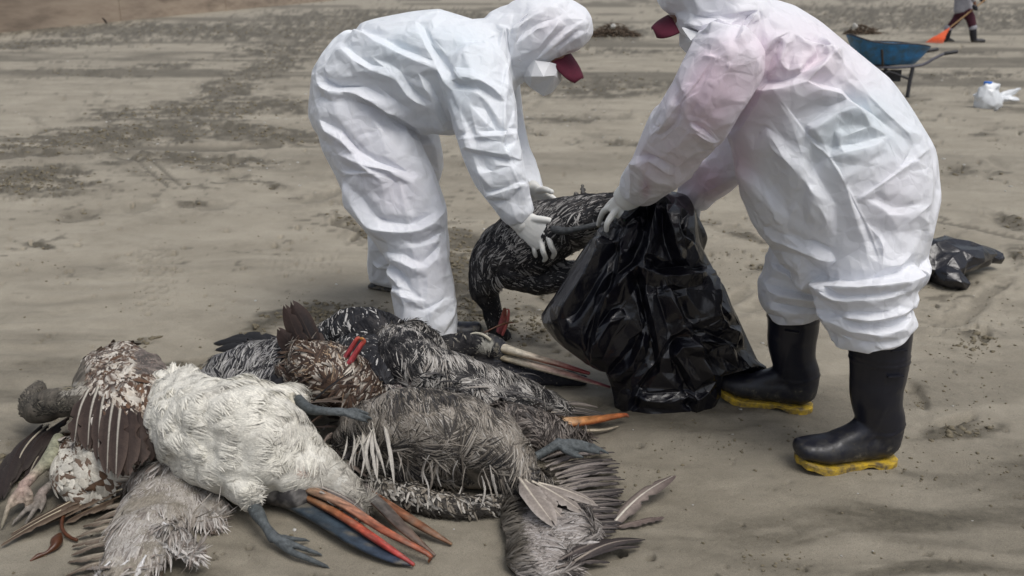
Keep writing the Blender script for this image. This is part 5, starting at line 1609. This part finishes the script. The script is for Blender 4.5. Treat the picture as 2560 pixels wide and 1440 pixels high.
mandible(ri, [(1300, 905, .088), (1380, 928, .07), (1470, 955, .05)], [.004, .005, .003], [.012, .010, .005], [(0, (.05, .03, .03), (.04, .03, .03)), (1, (.03, .015, .02), (.02, .015, .02))], name='bill_gape')

# --- j: front grey bird
rj = thing('pelican', 'grey-tan shaggy pelican at the front, fanned wing and tail spread to the right', 'bird', G(1120, 1180), GR)
meJ = union([gl([(880, 1120, .08, 50, .06), (940, 1075, .13, 72, .09), (1050, 1072, .16, 92, .11), (1160, 1090, .15, 96, .11), (1245, 1136, .12, 78, .09), (1300, 1192, .08, 56, .06), (1360, 1222, .05, 50, .035)]),
             gl([(950, 1145, .06, 50, .05), (1070, 1156, .07, 58, .055), (1190, 1170, .06, 52, .045), (1270, 1190, .05, 36, .04)]), gl([(1200, 1050, .14, 30, .04), (1230, 1056, .15, 24, .03)])], .008, 3, 'body')
paint(meJ, lambda co, px, py: mixc((.075, .066, .055), (.24, .21, .17), sstep(-.2, .3, fbm(co * 24, 4, 2))))
add('body', meJ, M_DOWN, rj)
def cJ(P, px, py, rs):
    n = len(P)
    nz = fbm(P * 10, 3, 65)
    top = np.exp(-((py - 1060 - (px - 1050) * .12) / 42) ** 2)
    pl = .40 + .35 * top + .35 * nz + .35 * np.exp(-((px - 1310) / 50) ** 2)
    low = sstep(1090, 1140, py)
    pl = pl - .06
    pick = .5 + .6 * fbm(P * np.array([44, 34, 40]), 3, 66) + (.16 + .26 * low) * rs.normal(size=n) < pl + .08 - .10 * low
    lt = choose(rs, n, [(.36, .325, .28), (.30, .265, .225), (.43, .395, .35), (.52, .49, .45)], [.42, .30, .22, .06])
    dk = choose(rs, n, [(.03, .028, .027), DARK, (.13, .115, .098)], [.2, .4, .4])
    dk = mixc(dk, (.18, .155, .128), top * .6)
    c = np.where(pick[:, None], lt, dk)
    return c, c * .6, c * choose(rs, n, [(1.1,) * 3, (.7,) * 3], [.5, .5])
arJ = [((900, 1090), (870, 1150)), ((960, 1050), (920, 1110)), ((1020, 1050), (1000, 1120)), ((1080, 1060), (1120, 1080)), ((1100, 1100), (1110, 1170)), ((1180, 1080), (1240, 1110)), ((1180, 1130), (1210, 1190)), ((1260, 1130), (1310, 1190)), ((1300, 1190), (1380, 1230)), ((1000, 1160), (1000, 1230)), ((1100, 1190), (1120, 1240)), ((1220, 1190), (1260, 1230)), ((1030, 1020), (1040, 1050))]
plumage(rj, meJ, 13500, arJ, lambda P, x, y: np.where(y > 1105, np.where(y > 1180, .036, .062), .034), lambda P, x, y: np.where(y > 1105, .0029, .0019), cJ, 40, lift=.10, jit=.12, clump=.8)
# long pale plumes over its breast
for i in range(18):
    q = i / 17
    b = (955 - 70 * q + 18 * math.sin(i * 2.1), 1042 + 50 * q + 14 * math.sin(i * 1.3), .20 - .05 * q)
    t = (985 - 125 * q + 20 * math.sin(i * 1.7), 1192 - 26 * q + 18 * math.cos(i * 2.3), .085)
    feather(rj, b, t, 3.0 + 2.2 * ((i * 7) % 3 == 0), (.47, .445, .405), (.33, .305, .275), (.62, .58, .50), .13 * math.sin(i * 1.9), seed=210 + i, notch=.1, arch=.26, name='plume')
rt = np.random.RandomState(51)
for i in range(26):
    b = (rt.uniform(770, 900), rt.uniform(1030, 1150)); a_ = rt.uniform(-.7, 1.5); l_ = rt.uniform(50, 110)
    t = (b[0] + l_ * math.cos(a_), b[1] + l_ * math.sin(a_) * .7)
    cl = [(.045, .033, .028), (.10, .07, .052), (.03, .027, .027), (.16, .13, .11)][rt.randint(4)]
    feather(rj, (*b, .09 + .03 * rt.uniform()), (*t, .07), rt.uniform(7, 14), cl, tuple(np.array(cl) * .6), tuple(np.array(cl) * 1.6), rt.uniform(-.12, .12), seed=700 + i, notch=.35, arch=.12)
for i in range(22):
    b = (rt.uniform(990, 1260), rt.uniform(1120, 1190)); t = (b[0] + rt.uniform(-16, 30), b[1] + rt.uniform(50, 84))
    cl = [(.40, .375, .34), (.29, .26, .225), (.50, .475, .44)][rt.randint(3)]
    feather(rj, (*b, .165 - .0005 * (b[1] - 1120)), (*t, .075), rt.uniform(2, 3.4), cl, tuple(np.array(cl) * .55), cl, rt.uniform(-.15, .15), seed=740 + i, notch=.3, arch=.2, name='plume')
for i in range(16):
    b = (rt.uniform(1060, 1300), rt.uniform(930, 1000)); t = (b[0] + rt.uniform(60, 100), b[1] + rt.uniform(14, 46))
    cl = [(.50, .48, .45), (.10, .095, .095), (.36, .33, .30), (.05, .048, .05)][rt.randint(4)]
    feather(rh, (*b, .225 - .0003 * (b[0] - 1060)), (*t, .17 - .0003 * (b[0] - 1060)), rt.uniform(4, 8), cl, tuple(np.array(cl) * .55), cl, rt.uniform(-.1, .1), seed=770 + i, notch=.4, arch=.2, name='plume')
# sandy roll of the folded wing's edge
meR = union([gl([(905, 1195, .03, 20, .028), (960, 1226, .035, 26, .032), (1040, 1250, .035, 28, .032), (1130, 1266, .03, 24, .028), (1240, 1262, .03, 18, .022), (1300, 1250, .03, 20, .02)])], .008, 2, 'wing')
paint(meR, lambda co, px, py: mixc((.028, .026, .024), (.27, .24, .19), sstep(.0, .3, fbm(co * 34, 4, 12))))
add('wing', meR, M_DOWN, rj)
plumage(rj, meR, 1500, [((930, 1210), (980, 1240)), ((1050, 1240), (1110, 1262)), ((1180, 1256), (1260, 1262))], .026, .0050, lambda P, px, py, rs: (lambda c: (c, c * .8, c))(mixc(choose(rs, len(P), [(.50, .47, .42), (.25, .22, .18), (.05, .045, .04)], [.35, .35, .3]), (.05, .045, .04), sstep(.0, 18, py - (1200 + (px - 905) * .19) - 24))), 41, zref=.03, lift=.3, jit=.45)
# lower panel: dense grey coverts
meP = union([gl([(1272, 1240, .025, 22, .012), (1300, 1290, .03, 48, .014), (1326, 1340, .032, 72, .015), (1344, 1390, .03, 80, .014), (1356, 1428, .025, 72, .012)]), gl([(1360, 1290, .04, 70, .03), (1420, 1320, .04, 60, .025), (1440, 1360, .035, 50, .02)])], .008, 2, 'wing')
paint(meP, lambda co, px, py: mixc((.09, .08, .07), (.24, .21, .185), sstep(-.1, .3, fbm(co * 30, 4, 12))))
add('wing', meP, M_DOWN, rj)
def cP(P, px, py, rs):
    n = len(P)
    c = choose(rs, n, [(.38, .345, .32), (.28, .25, .23), (.50, .47, .45), (.09, .08, .075)], [.38, .28, .20, .14])
    k = sstep(1300, 1262, px)
    c = mixc(c, (.13, .115, .09), k * .8)
    return c, c * .62, c * .9
plumage(rj, meP, 5200, [((1270, 1280), (1350, 1290)), ((1270, 1340), (1350, 1345)), ((1280, 1400), (1360, 1398)), ((1370, 1340), (1450, 1340)), ((1380, 1400), (1450, 1390)), ((1380, 1290), (1450, 1290))], .044, .0042, cP, 42, zref=.04, lift=.04, jit=.10, clump=.3)
rs_ = np.random.RandomState(9)
for i in range(34):
    q = i / 33
    b = (1362 + 46 * math.sin(q * 2.6) + rs_.uniform(-10, 10), 1150 + 190 * q + rs_.uniform(-6, 6))
    t = (1500 + 56 * math.sin(q * 2.4 + .2) + rs_.uniform(-14, 14), 1140 + 196 * q + rs_.uniform(-10, 10) - 14 * (1 - q))
    feather(rj, (*b, .048 - .012 * q), (*t, .018), 10 + 4 * rs_.uniform(), [(.16, .135, .125), (.10, .085, .08), (.24, .21, .20), (.05, .044, .043)][i % 4], (.05, .043, .04), (.26, .23, .2), .05 * (-1) ** i, seed=240 + i, notch=.5, arch=.08, tipc=(.035, .03, .032))
for i, (b, t, wd) in enumerate([((1294, 1188), (1378, 1300), 30), ((1310, 1196), (1404, 1292), 26), ((1330, 1202), (1446, 1272), 24), ((1346, 1206), (1486, 1256), 20)]):
    feather(rj, (*b, .115 - .006 * i), (*t, .075 - .004 * i), wd, (.26, .225, .20), (.36, .32, .29), (.66, .60, .50), -.05, seed=280 + i, notch=.12, arch=.14)
for i, (b, t, wd) in enumerate([((1400, 1398), (1560, 1352), 20), ((1436, 1402), (1608, 1348), 18), ((1424, 1410), (1596, 1366), 13), ((1390, 1420), (1520, 1404), 12), ((1400, 1300), (1550, 1296), 15), ((1410, 1330), (1540, 1318), 15)]):
    feather(rj, (*b, .045 - .003 * i), (*t, .018), wd, (.060, .048, .046) if i < 3 else (.10, .085, .08), (.035, .030, .03), (.20, .17, .15) if i != 1 else (.36, .31, .26), .04, seed=290 + i, notch=.2, tipc=(.03, .026, .026))

# --- k: bird between the two grey ones: rump, tail and webbed foot
rk = thing('pelican', 'brownish pelican between the two grey ones, showing its rump, tail and grey webbed foot', 'bird', G(1400, 1110), GR)
meK = union([gl([(1250, 1050, .09, 40, .06), (1310, 1070, .09, 46, .07), (1370, 1090, .07, 44, .055), (1430, 1100, .045, 28, .035), (1460, 1100, .035, 14, .02)])], .008, 2, 'body')
paint(meK, lambda co, px, py: mixc((.09, .075, .065), (.24, .205, .175), sstep(-.2, .3, fbm(co * 30, 3, 2))))
add('body', meK, M_DOWN, rk)
plumage(rk, meK, 1500, [((1280, 1050), (1330, 1080)), ((1340, 1070), (1380, 1110)), ((1400, 1090), (1460, 1100))], .045, .0045, streak((.34, .30, .27), (.07, .06, .055), .55, (.24, .205, .18)), 43, lift=.12)
for i, (b, t) in enumerate([((1370, 1076), (1478, 1082)), ((1374, 1084), (1490, 1094)), ((1376, 1092), (1470, 1104)), ((1360, 1070), (1440, 1076))]):
    feather(rk, (*b, .07), (*t, .035), 14, (.10, .075, .066) if i else (.16, .125, .11), (.2, .165, .15), (.24, .19, .17), .03, seed=300 + i, notch=.3)
leg(rk, [(1322, 1150, .07), (1350, 1136, .08), (1384, 1116, .095), (1398, 1108, .10)], [.013, .012, .013, .016], [[(1440, 1106, .095), (1482, 1116, .075), (1514, 1130, .06)], [(1430, 1116, .09), (1474, 1127, .07), (1494, 1132, .06)], [(1412, 1126, .085), (1440, 1139, .07), (1454, 1142, .062)]], LEGC, TOEC)

# --- l: the bird being lifted
rl = thing('pelican', 'limp black and white streaked pelican lifted off the sand by the left worker', 'bird', W(1310, 640, 3.38))
meL = union([limb(q, sub=4, nu=18) for q in (
    [(1540, 512, 3.22, 26, .06), (1490, 526, 3.25, 46, .08), (1425, 556, 3.30, 72, .10), (1345, 590, 3.36, 84, .12), (1265, 640, 3.40, 82, .12), (1222, 690, 3.43, 52, .085), (1214, 730, 3.45, 34, .05), (1228, 775, 3.46, 26, .038), (1240, 815, 3.46, 24, .035), (1250, 835, 3.46, 22, .03)],
    [(1240, 660, 3.40, 56, .09), (1310, 684, 3.40, 50, .10), (1375, 690, 3.37, 40, .08), (1420, 676, 3.33, 24, .05)], [(1236, 836, 3.45, 16, .03), (1252, 844, 3.45, 17, .03), (1268, 836, 3.45, 10, .02)])], .008, 3, 'body')
paint(meL, lambda co, px, py: mixc(BLACK, DARK, sstep(-.1, .3, fbm(co * 30, 3, 2))))
add('body', meL, M_DOWN, rl)
def cL(P, px, py, rs):
    n = len(P)
    nz = fbm(P * 11, 3, 99)
    w = (.42 * sstep(-80, -20, 600 - py - (1300 - px) * .15) + .2 + .3 * nz) * sstep(1205, 1190, px + (py - 690) * 1.2 - 0 * px) if False else np.clip(.34 + .5 * nz - .30 * sstep(600, 700, py), .03, .8) * (py < 715)
    pick = .5 + .55 * fbm(P * 30, 3, 98) + .30 * rs.normal(size=n) < w + .06
    c = np.where(pick[:, None], choose(rs, n, [(.50, .48, .46), (.34, .33, .32), (.20, .19, .185)], [.4, .33, .27]), choose(rs, n, [BLACK, (.028, .028, .031), (.05, .045, .043)], [.5, .3, .2]))
    e = np.where(pick[:, None], c * .5, c)
    return c, e, c
plumage(rl, meL, 8000, [((1260, 580), (1210, 640)), ((1330, 550), (1270, 600)), ((1420, 510), (1360, 550)), ((1510, 490), (1440, 510)), ((1210, 650), (1205, 710)), ((1300, 640), (1220, 660)), ((1380, 600), (1330, 640)), ((1330, 690), (1390, 690)), ((1215, 720), (1235, 790)), ((1250, 700), (1300, 700)), ((1440, 570), (1480, 560))],
        lambda P, x, y: np.where((y > 725) & (x < 1280), .018, .044), lambda P, x, y: np.where((y > 725) & (x < 1280),   .0026, .0042), cL, 44, at=3.38, lift=.06, minz=-1.1, jit=.12, clump=.35)
leg(rl, [(1385, 572, 3.22), (1412, 578, 3.19), (1455, 570, 3.17), (1500, 560, 3.15)], [.016, .014, .010, .011], [[(1530, 560, 3.14), (1560, 566, 3.13)], [(1530, 570, 3.12), (1560, 580, 3.1)]], (.075, .08, .085), (.10, .105, .11), web=False, at=1)
BP = [(0, (.45, .14, .18), (.4, .1, .14)), (.5, (.55, .22, .24), (.42, .1, .1)), (.85, (.50, .22, .12), (.4, .14, .08)), (1, (.46, .34, .08), (.4, .3, .08))]
mandible(rl, [(1250, 828, 3.42), (1258, 800, 3.42), (1262, 772, 3.42)], [.016, .014, .007], [.012, .010, .006], BP, name='upper_bill', at=1)
mandible(rl, [(1256, 836, 3.41), (1268, 806, 3.41), (1272, 776, 3.41)], [.006, .006, .004], [.008, .008, .005], [(0, (.5, .3, .2), (.4, .1, .1)), (1, (.46, .2, .1), (.4, .1, .08))], hook=(-.010, 0, .004), name='lower_bill', at=1)
for i, (b, t) in enumerate([((1462, 500), (1456, 464)), ((1446, 496), (1440, 482))]):
    feather(rl, (*b, 3.3), (*t, 3.31), 7, (.10, .095, .09), (.05, .05, .05), (.2, .2, .2), .05, up=(.2, -1, .2), seed=310 + i, notch=.4, at=1)
rt = np.random.RandomState(88)
for i in range(16):
    b = (rt.uniform(1300, 1410), rt.uniform(640, 690)); a_ = rt.uniform(.2, 1.5)
    t = (b[0] + 44 * math.cos(a_), b[1] + 44 * math.sin(a_))
    cl = [(.02, .02, .022), (.045, .042, .042), (.22, .21, .20)][min(2, rt.randint(4) % 3)]
    feather(rl, (*b, 3.31), (*t, 3.30), rt.uniform(3, 7), cl, tuple(np.array(cl) * .6), cl, rt.uniform(-.15, .15), up=(.1, -1, .2), seed=820 + i, notch=.5, arch=.1, at=1, name='plume')
print('birds', time.time() - T0)

# --- cord, loose feathers, kelp and the like
def strand(name, pts, r, m, label, cat, at=None, nu=8, twist=True, group=None):
    C = np.array([G(*p) if at is None else W(*p) for p in pts])
    V, F = tube(C, r, 8, nu)
    o = add(name, make_mesh(name, V, F), m)
    return tag(origin_to(o, C[0]), label, cat, group)
GC = 'cords tied round the birds'
strand('cord', [(905, 1034, .185), (950, 1024, .20), (1010, 1012, .205), (1070, 1003, .21), (1120, 998, .20), (1162, 1004, .18)], .0058, M_CORD, 'straight cream cord lying across the grey pelicans in the middle of the pile', 'cord', group=GC)
strand('cord', [(730, 982, .23), (716, 992, .21), (722, 1012, .20), (738, 1034, .19), (744, 1040, .17), (735, 1016, .235), (728, 990, .245), (744, 984, .23), (764, 990, .225)], .0058, M_CORD, "cream cord wound round the white pelican's upper leg", 'cord', group=GC)
strand('cord', [(1158, 894, .09), (1156, 872, .13), (1166, 846, .165), (1186, 834, .18), (1210, 838, .185), (1226, 850, .17)], .0050, M_CORD, "cream cord looped over the head with the long cream bill", 'cord', group=GC)
strand('cord', [(588, 980, .16), (600, 962, .20), (622, 954, .21), (645, 962, .19), (660, 976, .16)], .0070, M_CORD, 'cream cord loop showing behind the white pelican, beside black wing feathers', 'cord', group=GC)
strand('cord', [(760, 1048, .15), (782, 1088, .14), (806, 1130, .12), (838, 1152, .11), (862, 1172, .10)], .0050, M_CORD, "thin cream cord hanging down beside the white pelican's tail", 'cord', group=GC)
for i, (b, t, wd, c, lab) in enumerate([((1516, 1328, .010), (1682, 1190, .05), 22, (.25, .205, .18), 'upright loose brown wing feather with thick white shaft, lying on the sand'), ((1530, 1320, .01), (1654, 1292, .012), 14, (.15, .115, .10), 'small loose brown feather flat on the sand under the white-shafted one')]):
    o = feather(None, b, t, wd, c, (.10, .08, .07), (.74, .70, .60) if i == 0 else (.2, .16, .14), .03 * (1 - 2 * i), seed=320 + i, notch=.3, arch=.08, name='loose_feather', tipc=(.10, .075, .07))
    tag(origin_to(o, G(*b)), lab, 'feather', 'loose feathers on the sand')
rkelp = thing('kelp_strand', 'brown kelp strand with a bulb lying on the sand at bottom left', 'seaweed', G(142, 1357))
C = np.array([G(*q) for q in [(196, 1256, .03), (174, 1268, .03), (160, 1286, .025), (154, 1311, .02), (160, 1330, .015), (176, 1344, .010), (192, 1350, .008)]])
add('stalk', make_mesh('stalk', *tube(C, .0045, 6, 8)), M_KELP, rkelp)
C = np.array([G(*q) for q in [(150, 1336, .012), (142, 1352, .014), (136, 1366, .012), (116, 1382, .008), (96, 1390, .006), (76, 1402, .004)]])
add('bulb', make_mesh('bulb', *tube(C, [.005, .014, .010, .004, .006, .002], 6, 12)), M_KELP, rkelp)
V, F = box_vf(G(318, 922, .185), .022, .014, .006, .4)
o = add('plastic_scrap', make_mesh('plastic_scrap', V, F, smooth=False), M_BLUECAP)
tag(origin_to(o, G(318, 922, .185)), 'tiny blue plastic scrap caught on the brown mottled pelican', 'scrap')
strand('twig', [(1196, 840, .08), (1230, 822, .10), (1258, 810, .11), (1284, 806, .11)], [.003, .003, .004, .002], M_KELP, 'thin reddish brown weed stem across the bill of the lifted pelican', 'seaweed')
# ------------------------------------------------------------------ things further off
YB = 12.7
# --- wheelbarrow seen from the side, nose to the left
rw_ = thing('wheelbarrow', 'blue metal wheelbarrow with dark legs standing on the sand behind the right worker', 'wheelbarrow', G(2240, 238))
nu_ = 40
ang = np.linspace(0, 2 * math.pi, nu_, endpoint=False)
A_, B_ = W(2122, 112, YB), W(2315, 121, YB)
cx_, hx = (A_[0] + B_[0]) / 2, (B_[0] - A_[0]) / 2
zr = float(W(2230, 110, YB - .30)[2]); zb = float(W(2226, 160, YB - .2)[2])
se = lambda v, p: np.sign(v) * np.abs(v) ** p
ringsV = []
for lvl, sx, sy, z_, sh in ((0, 1.02, .34, zr, 0), (0, 1.0, .325, zr - .012, 0), (1, .86, .28, (zr + zb) / 2, .05), (2, .62, .23, zb + .02, .10), (2, .56, .20, zb, .10)):
    x = cx_ + sh * hx * 2 * .5 + hx * sx * se(np.cos(ang), .75)
    y = YB + sy * se(np.sin(ang), .75)
    nose = np.clip(-np.cos(ang), 0, 1) ** 2 * .10 * (lvl == 0) - .05 * np.clip(np.cos(ang), 0, 1) ** 2 * (lvl == 0)
    ringsV.append(np.column_stack([x, y, np.full(nu_, z_) + nose]))
V = np.vstack(ringsV); m_ = len(ringsV)
F = [[i * nu_ + j, i * nu_ + (j + 1) % nu_, (i + 1) * nu_ + (j + 1) % nu_, (i + 1) * nu_ + j] for i in range(m_ - 1) for j in range(nu_)]
F.append(list(range((m_ - 1) * nu_, m_ * nu_)))
o = add('tray', make_mesh('tray', V, F), M_BLUE, rw_)
sm = o.modifiers.new('s', 'SOLIDIFY'); sm.thickness = .012
rimp = np.vstack([ringsV[0], ringsV[0][:1]])
add('rim', make_mesh('rim', *tube(rimp + np.array([0, 0, .004]), .010, 1, 8)), M_STEEL, rw_)
for s_ in (-.22, .22):
    hp = np.array([W(2110, 196, YB), W(2180, 168, YB), W(2226, 166, YB), W(2285, 159, YB), W(2314, 143, YB), W(2339, 131, YB), W(2367, 126, YB)])
    hp[:, 1] = YB + s_ * np.array([.25, .8, 1, 1.1, 1.2, 1.25, 1.3])
    h_ = add('handle', make_mesh('handle', *tube(hp, .018, 5, 10)), M_GRIP, rw_)
    add('grip', make_mesh('grip', *tube(hp[-2:], .024, 2, 10)), M_STEEL, h_)
    lp = np.array([W(2266, 162, YB), W(2257, 195, YB), W(2248, 238, YB)])
    lp[:, 1] = YB + s_ * np.array([1, 1.1, 1.2]); lp[-1, 2] = .0
    if s_ > 0: lp[:, 0] -= .16
    add('leg', make_mesh('leg', *tube(lp, .024, 4, 8)), M_STEEL, rw_)
    bp = np.array([lp[1], W(2206, 176, YB), W(2195, 182, YB)]); bp[1:, 1] = lp[1, 1]
    add('brace', make_mesh('brace', *tube(bp, .014, 3, 8)), M_STEEL, rw_)
pc = W(2227, 190, YB)
V, F = box_vf((pc[0], YB + .05, pc[2]), .30, .02, .15)
add('cross_plate', make_mesh('cross_plate', V, F, smooth=False), M_STEEL, rw_)
wc = np.array([W(2096, 205, YB)[0], YB, .19])
wv, wf = lathe_vf([(.05, -.04), (.15, -.045), (.185, -.03), (.19, 0), (.185, .03), (.15, .045), (.05, .04)], 28)
wv = np.column_stack([wv[:, 0], wv[:, 2], wv[:, 1]]) + wc
add('wheel', make_mesh('wheel', wv, [f[::-1] for f in wf]), M_STEEL, rw_)
st_ = np.array([W(2179, 122, YB), W(2181, 160, YB)]); st_[:, 1] = YB - .36
add('strut', make_mesh('strut', *tube(st_, .016, 3, 8)), M_DARKWOOD, rw_)

# --- person raking in the distance
YD = 27.4
rs2 = thing('person', 'distant person in maroon trousers and grey shirt sweeping the sand with an orange rake', 'person', G(2405, 106))
def fl(secs):
    C = np.array([W(s[0], s[1], YD + s[2]) for s in secs])
    return loft(C, [s[3] for s in secs], [s[4] for s in secs], (0, 1, 0), 14, 4)
hipx = 2410
tr = [fl([(2409, 20, 0, .24, .17), (2409, 32, 0, .23, .17)]), fl([(2404, 28, .05, .15, .14), (2390, 50, .10, .12, .12), (2371, 72, .14, .09, .09)]), fl([(2415, 28, -.05, .15, .14), (2426, 46, -.10, .13, .12), (2432, 70, -.14, .105, .10)])]
body = union([fl([(2409, 30, 0, .17, .13), (2410, -10, 0, .17, .13), (2404, -40, 0, .19, .14), (2398, -56, -.02, .10, .09), (2394, -66, -.03, .06, .06), (2390, -78, -.04, .085, .10), (2389, -88, -.04, .07, .08)]), fl([(2404, 28, .05, .09, .09), (2390, 50, .10, .07, .08), (2371, 72, .14, .06, .06), (2364, 98, .14, .05, .05)]), fl([(2415, 28, -.05, .09, .09), (2426, 46, -.10, .08, .08), (2433, 98, -.14, .05, .05)]),
              fl([(2398, -42, -.2, .06, .06), (2428, -22, -.3, .05, .05), (2438, 16, -.28, .04, .04)]), fl([(2404, -42, .2, .06, .06), (2434, -30, .2, .05, .05), (2456, -2, .0, .04, .04)]), fl([(2384, -80, -.05, .03, .03), (2380, -77, -.06, .02, .02)])], .03, 2, 'body')
add('body', body, M_SKIN, rs2)
add('trousers', union(tr, .025, 3, 'trousers'), M_MAROON, rs2)
add('shirt', union([fl([(2408, 24, 0, .26, .18), (2408, 8, 0, .24, .18), (2408, -20, 0, .23, .17), (2402, -44, 0, .20, .15)]), fl([(2396, -42, -.2, .085, .085), (2426, -22, -.3, .075, .075), (2434, 2, -.29, .06, .06)]), fl([(2404, -42, .2, .085, .085), (2432, -30, .2, .07, .07), (2448, -12, .08, .06, .06)])], .025, 3, 'shirt'), M_GREY, rs2)
add('hair', union([fl([(2394, -90, -.04, .09, .10), (2398, -80, -.03, .08, .09)])], .025, 2, 'hair'), M_STEEL, rs2)
for (x, y, dy) in ((2438, 20, -.28), (2456, 0, 0)):
    add('glove', union([fl([(x - 3, y - 5, dy, .055, .05), (x, y, dy, .065, .05), (x + 3, y + 4, dy, .04, .04)])] + [fl([(x, y + k, dy - .03, .02, .02), (x + 5, y + k + 2, dy - .02, .018, .018)]) for k in (-3, -1, 1, 3)] + [fl([(x - 2, y, dy + .03, .02, .02), (x + 3, y - 4, dy + .04, .018, .018)])], .012, 2, 'glove'), M_RUBBER, rs2)
for top, foot, toe, dy in (((2371, 72), (2364, 102), (2384, 105), .14), ((2432, 70), (2434, 103), (2460, 102), -.14)):
    b_ = add('boot', union([fl([(top[0], top[1], dy, .10, .10), ((top[0] + foot[0]) / 2, (top[1] + foot[1]) / 2, dy, .095, .09), (foot[0], foot[1] - 3, dy, .085, .07)]), fl([(foot[0], foot[1], dy, .07, .06), ((foot[0] + toe[0]) / 2, foot[1], dy, .075, .06), (toe[0], toe[1], dy, .05, .05)])], .02, 2, 'boot'), M_RUBBER, rs2)
    add('boot_cuff', make_mesh('boot_cuff', *fl([(top[0], top[1] - 3, dy, .11, .105), (top[0], top[1] + 1, dy, .11, .105)])), M_GREY, b_)
rr_ = thing('leaf_rake', 'orange plastic leaf rake with pale wooden handle held by the distant person', 'rake', G(2335, 108))
hA, hB = W(2376, 68, YD - .35), W(2490, -22, YD - .10)
add('handle', make_mesh('handle', *tube(np.array([hA, hB]), .020, 2, 8)), M_WOOD, rr_)
e1, e2 = G(2314, 107), G(2356, 111)
e1 = W(2314, 106, YD - .35); e2 = W(2354, 110, YD - .55)
fanV = []
top = hA
k_ = 9
for i in range(k_):
    q = i / (k_ - 1)
    e = e1 * (1 - q) + e2 * q
    fanV.append(e)
fanV = np.array(fanV)
inner = [top + (f - top) * .62 for f in fanV]
nn_ = unit(np.cross(fanV[-1] - top, fanV[0] - top)) * .006
V = np.vstack([[top + nn_], np.array(inner) + nn_, [top - nn_], np.array(inner) - nn_])
F = [[0, i + 1, i + 2] for i in range(k_ - 1)] + [[k_ + 1, k_ + 1 + i + 2, k_ + 1 + i + 1] for i in range(k_ - 1)]
ed_ = [0] + list(range(1, k_ + 1))
for a, b in zip(ed_, ed_[1:] + ed_[:1]):
    F.append([a, a + k_ + 1, b + k_ + 1, b])
hd = add('head', make_mesh('head', V, F, smooth=False), M_ORANGE, rr_)
for f, i_ in zip(fanV, inner):
    add('tine', make_mesh('tine', *tube(np.array([i_, (i_ + f) / 2, f + unit(f - i_) * .02 + np.array([0, 0, -.02])]), [.020, .017, .012], 2, 6)), M_ORANGE, hd)

# --- white carrier bag with a blue-capped bottle
YP = 11.3
pb = W(2472, 240, YP)
parts_ = [fl2 for fl2 in []]
def fp(secs, nu=18):
    C = np.array([W(s[0], s[1], YP + s[2]) for s in secs])
    return loft(C, np.array([s[3] for s in secs]) / scale_at(C), [s[4] for s in secs], (0, 1, 0), nu, 4)
me = union([fp([(2470, 262, 0, 34, .14), (2470, 244, 0, 31, .13), (2472, 226, 0, 25, .10), (2476, 214, 0, 16, .06)]), fp([(2486, 226, -.03, 12, .04), (2494, 214, -.03, 7, .03), (2498, 210, -.03, 3, .02)]), fp([(2490, 246, 0, 8, .04), (2520, 248, 0, 7, .03), (2548, 250, 0, 3, .02)]), fp([(2494, 240, .05, 6, .03), (2525, 232, .05, 8, .02), (2550, 222, .05, 3, .015)]), fp([(2450, 236, .05, 8, .03), (2434, 238, .05, 2, .02)])], .018, 2, 'carrier_bag')
crumple(me, [(.09, .016)], 70)
me = facet(me, 420, .009, 31, 2, 2)
o = add('carrier_bag', me, M_FILM)
tag(origin_to(o, G(2470, 266)), 'crumpled white plastic carrier bag on the sand near the wheelbarrow', 'bag')
rbt = thing('bottle', 'clear bottle with bright blue cap poking out of the white carrier bag', 'bottle', G(2470, 262))
bb = W(2468, 222, YP)
V, F = lathe_vf([(.05, -.16), (.055, -.02), (.05, .0), (.03, .035), (.028, .05)], 18, bb)
add('bottle_body', make_mesh('bottle_body', V, F), M_BOTTLE, rbt)
V, F = lathe_vf([(.045, .045), (.046, .075), (.040, .082)], 18, bb)
add('cap', make_mesh('cap', V, F), M_BLUECAP, rbt)

# --- heaps of raked seaweed and rubbish
def heap(name, cx, cy, rx, h, n, seed, label):
    rs = np.random.RandomState(seed)
    c = G(cx, cy)
    s = scale_at(c); R = rx / s
    parts = []
    for i in range(n):
        a = rs.uniform(0, 6.28); r = R * math.sqrt(rs.uniform())
        zt = h * max(0, 1 - (r / R) ** 1.5) * rs.uniform(.2, 1)
        p = c + np.array([math.cos(a) * r, math.sin(a) * r * .6, zt + .01])
        if i % 2:
            d = rs.normal(size=3) * np.array([.16, .12, .05])
            parts.append(tube(np.array([p - d, p + np.array([0, 0, .03]), p + d]), [.008, .016, .006], 2, 5))
        else:
            parts.append(blob_vf(p, rs.uniform(.02, .07), i, .5))
    V, F = merge(parts)
    V[:, 2] = np.maximum(V[:, 2], .0)
    o = add(name, make_mesh(name, V, F), M_WEED, kind='stuff')
    return tag(origin_to(o, c), label, 'debris')
heap('seaweed_heap', 1535, 92, 62, .42, 320, 5, 'low dark heap of raked seaweed and rubbish between the two workers')
heap('seaweed_heap', 2155, 86, 44, .34, 180, 6, 'small reddish brown rubbish heap behind the blue wheelbarrow')
for i, (x, y, z_, r, lab) in enumerate([(1533, 66, .40, .075, 'white ball of foam on top of the dark seaweed heap'), (2137, 66, .34, .09, 'white foam lump on the small heap behind the wheelbarrow')]):
    c = G(x, y, z_)
    V, F = blob_vf(c, r, 3 + i, .9, 3)
    o = add('foam_lump', make_mesh('foam_lump', V, F), M_SHELL)
    tag(origin_to(o, c), lab, 'rubbish', 'white rubbish on the heaps')
rs_ = np.random.RandomState(77)
print('done', time.time() - T0)
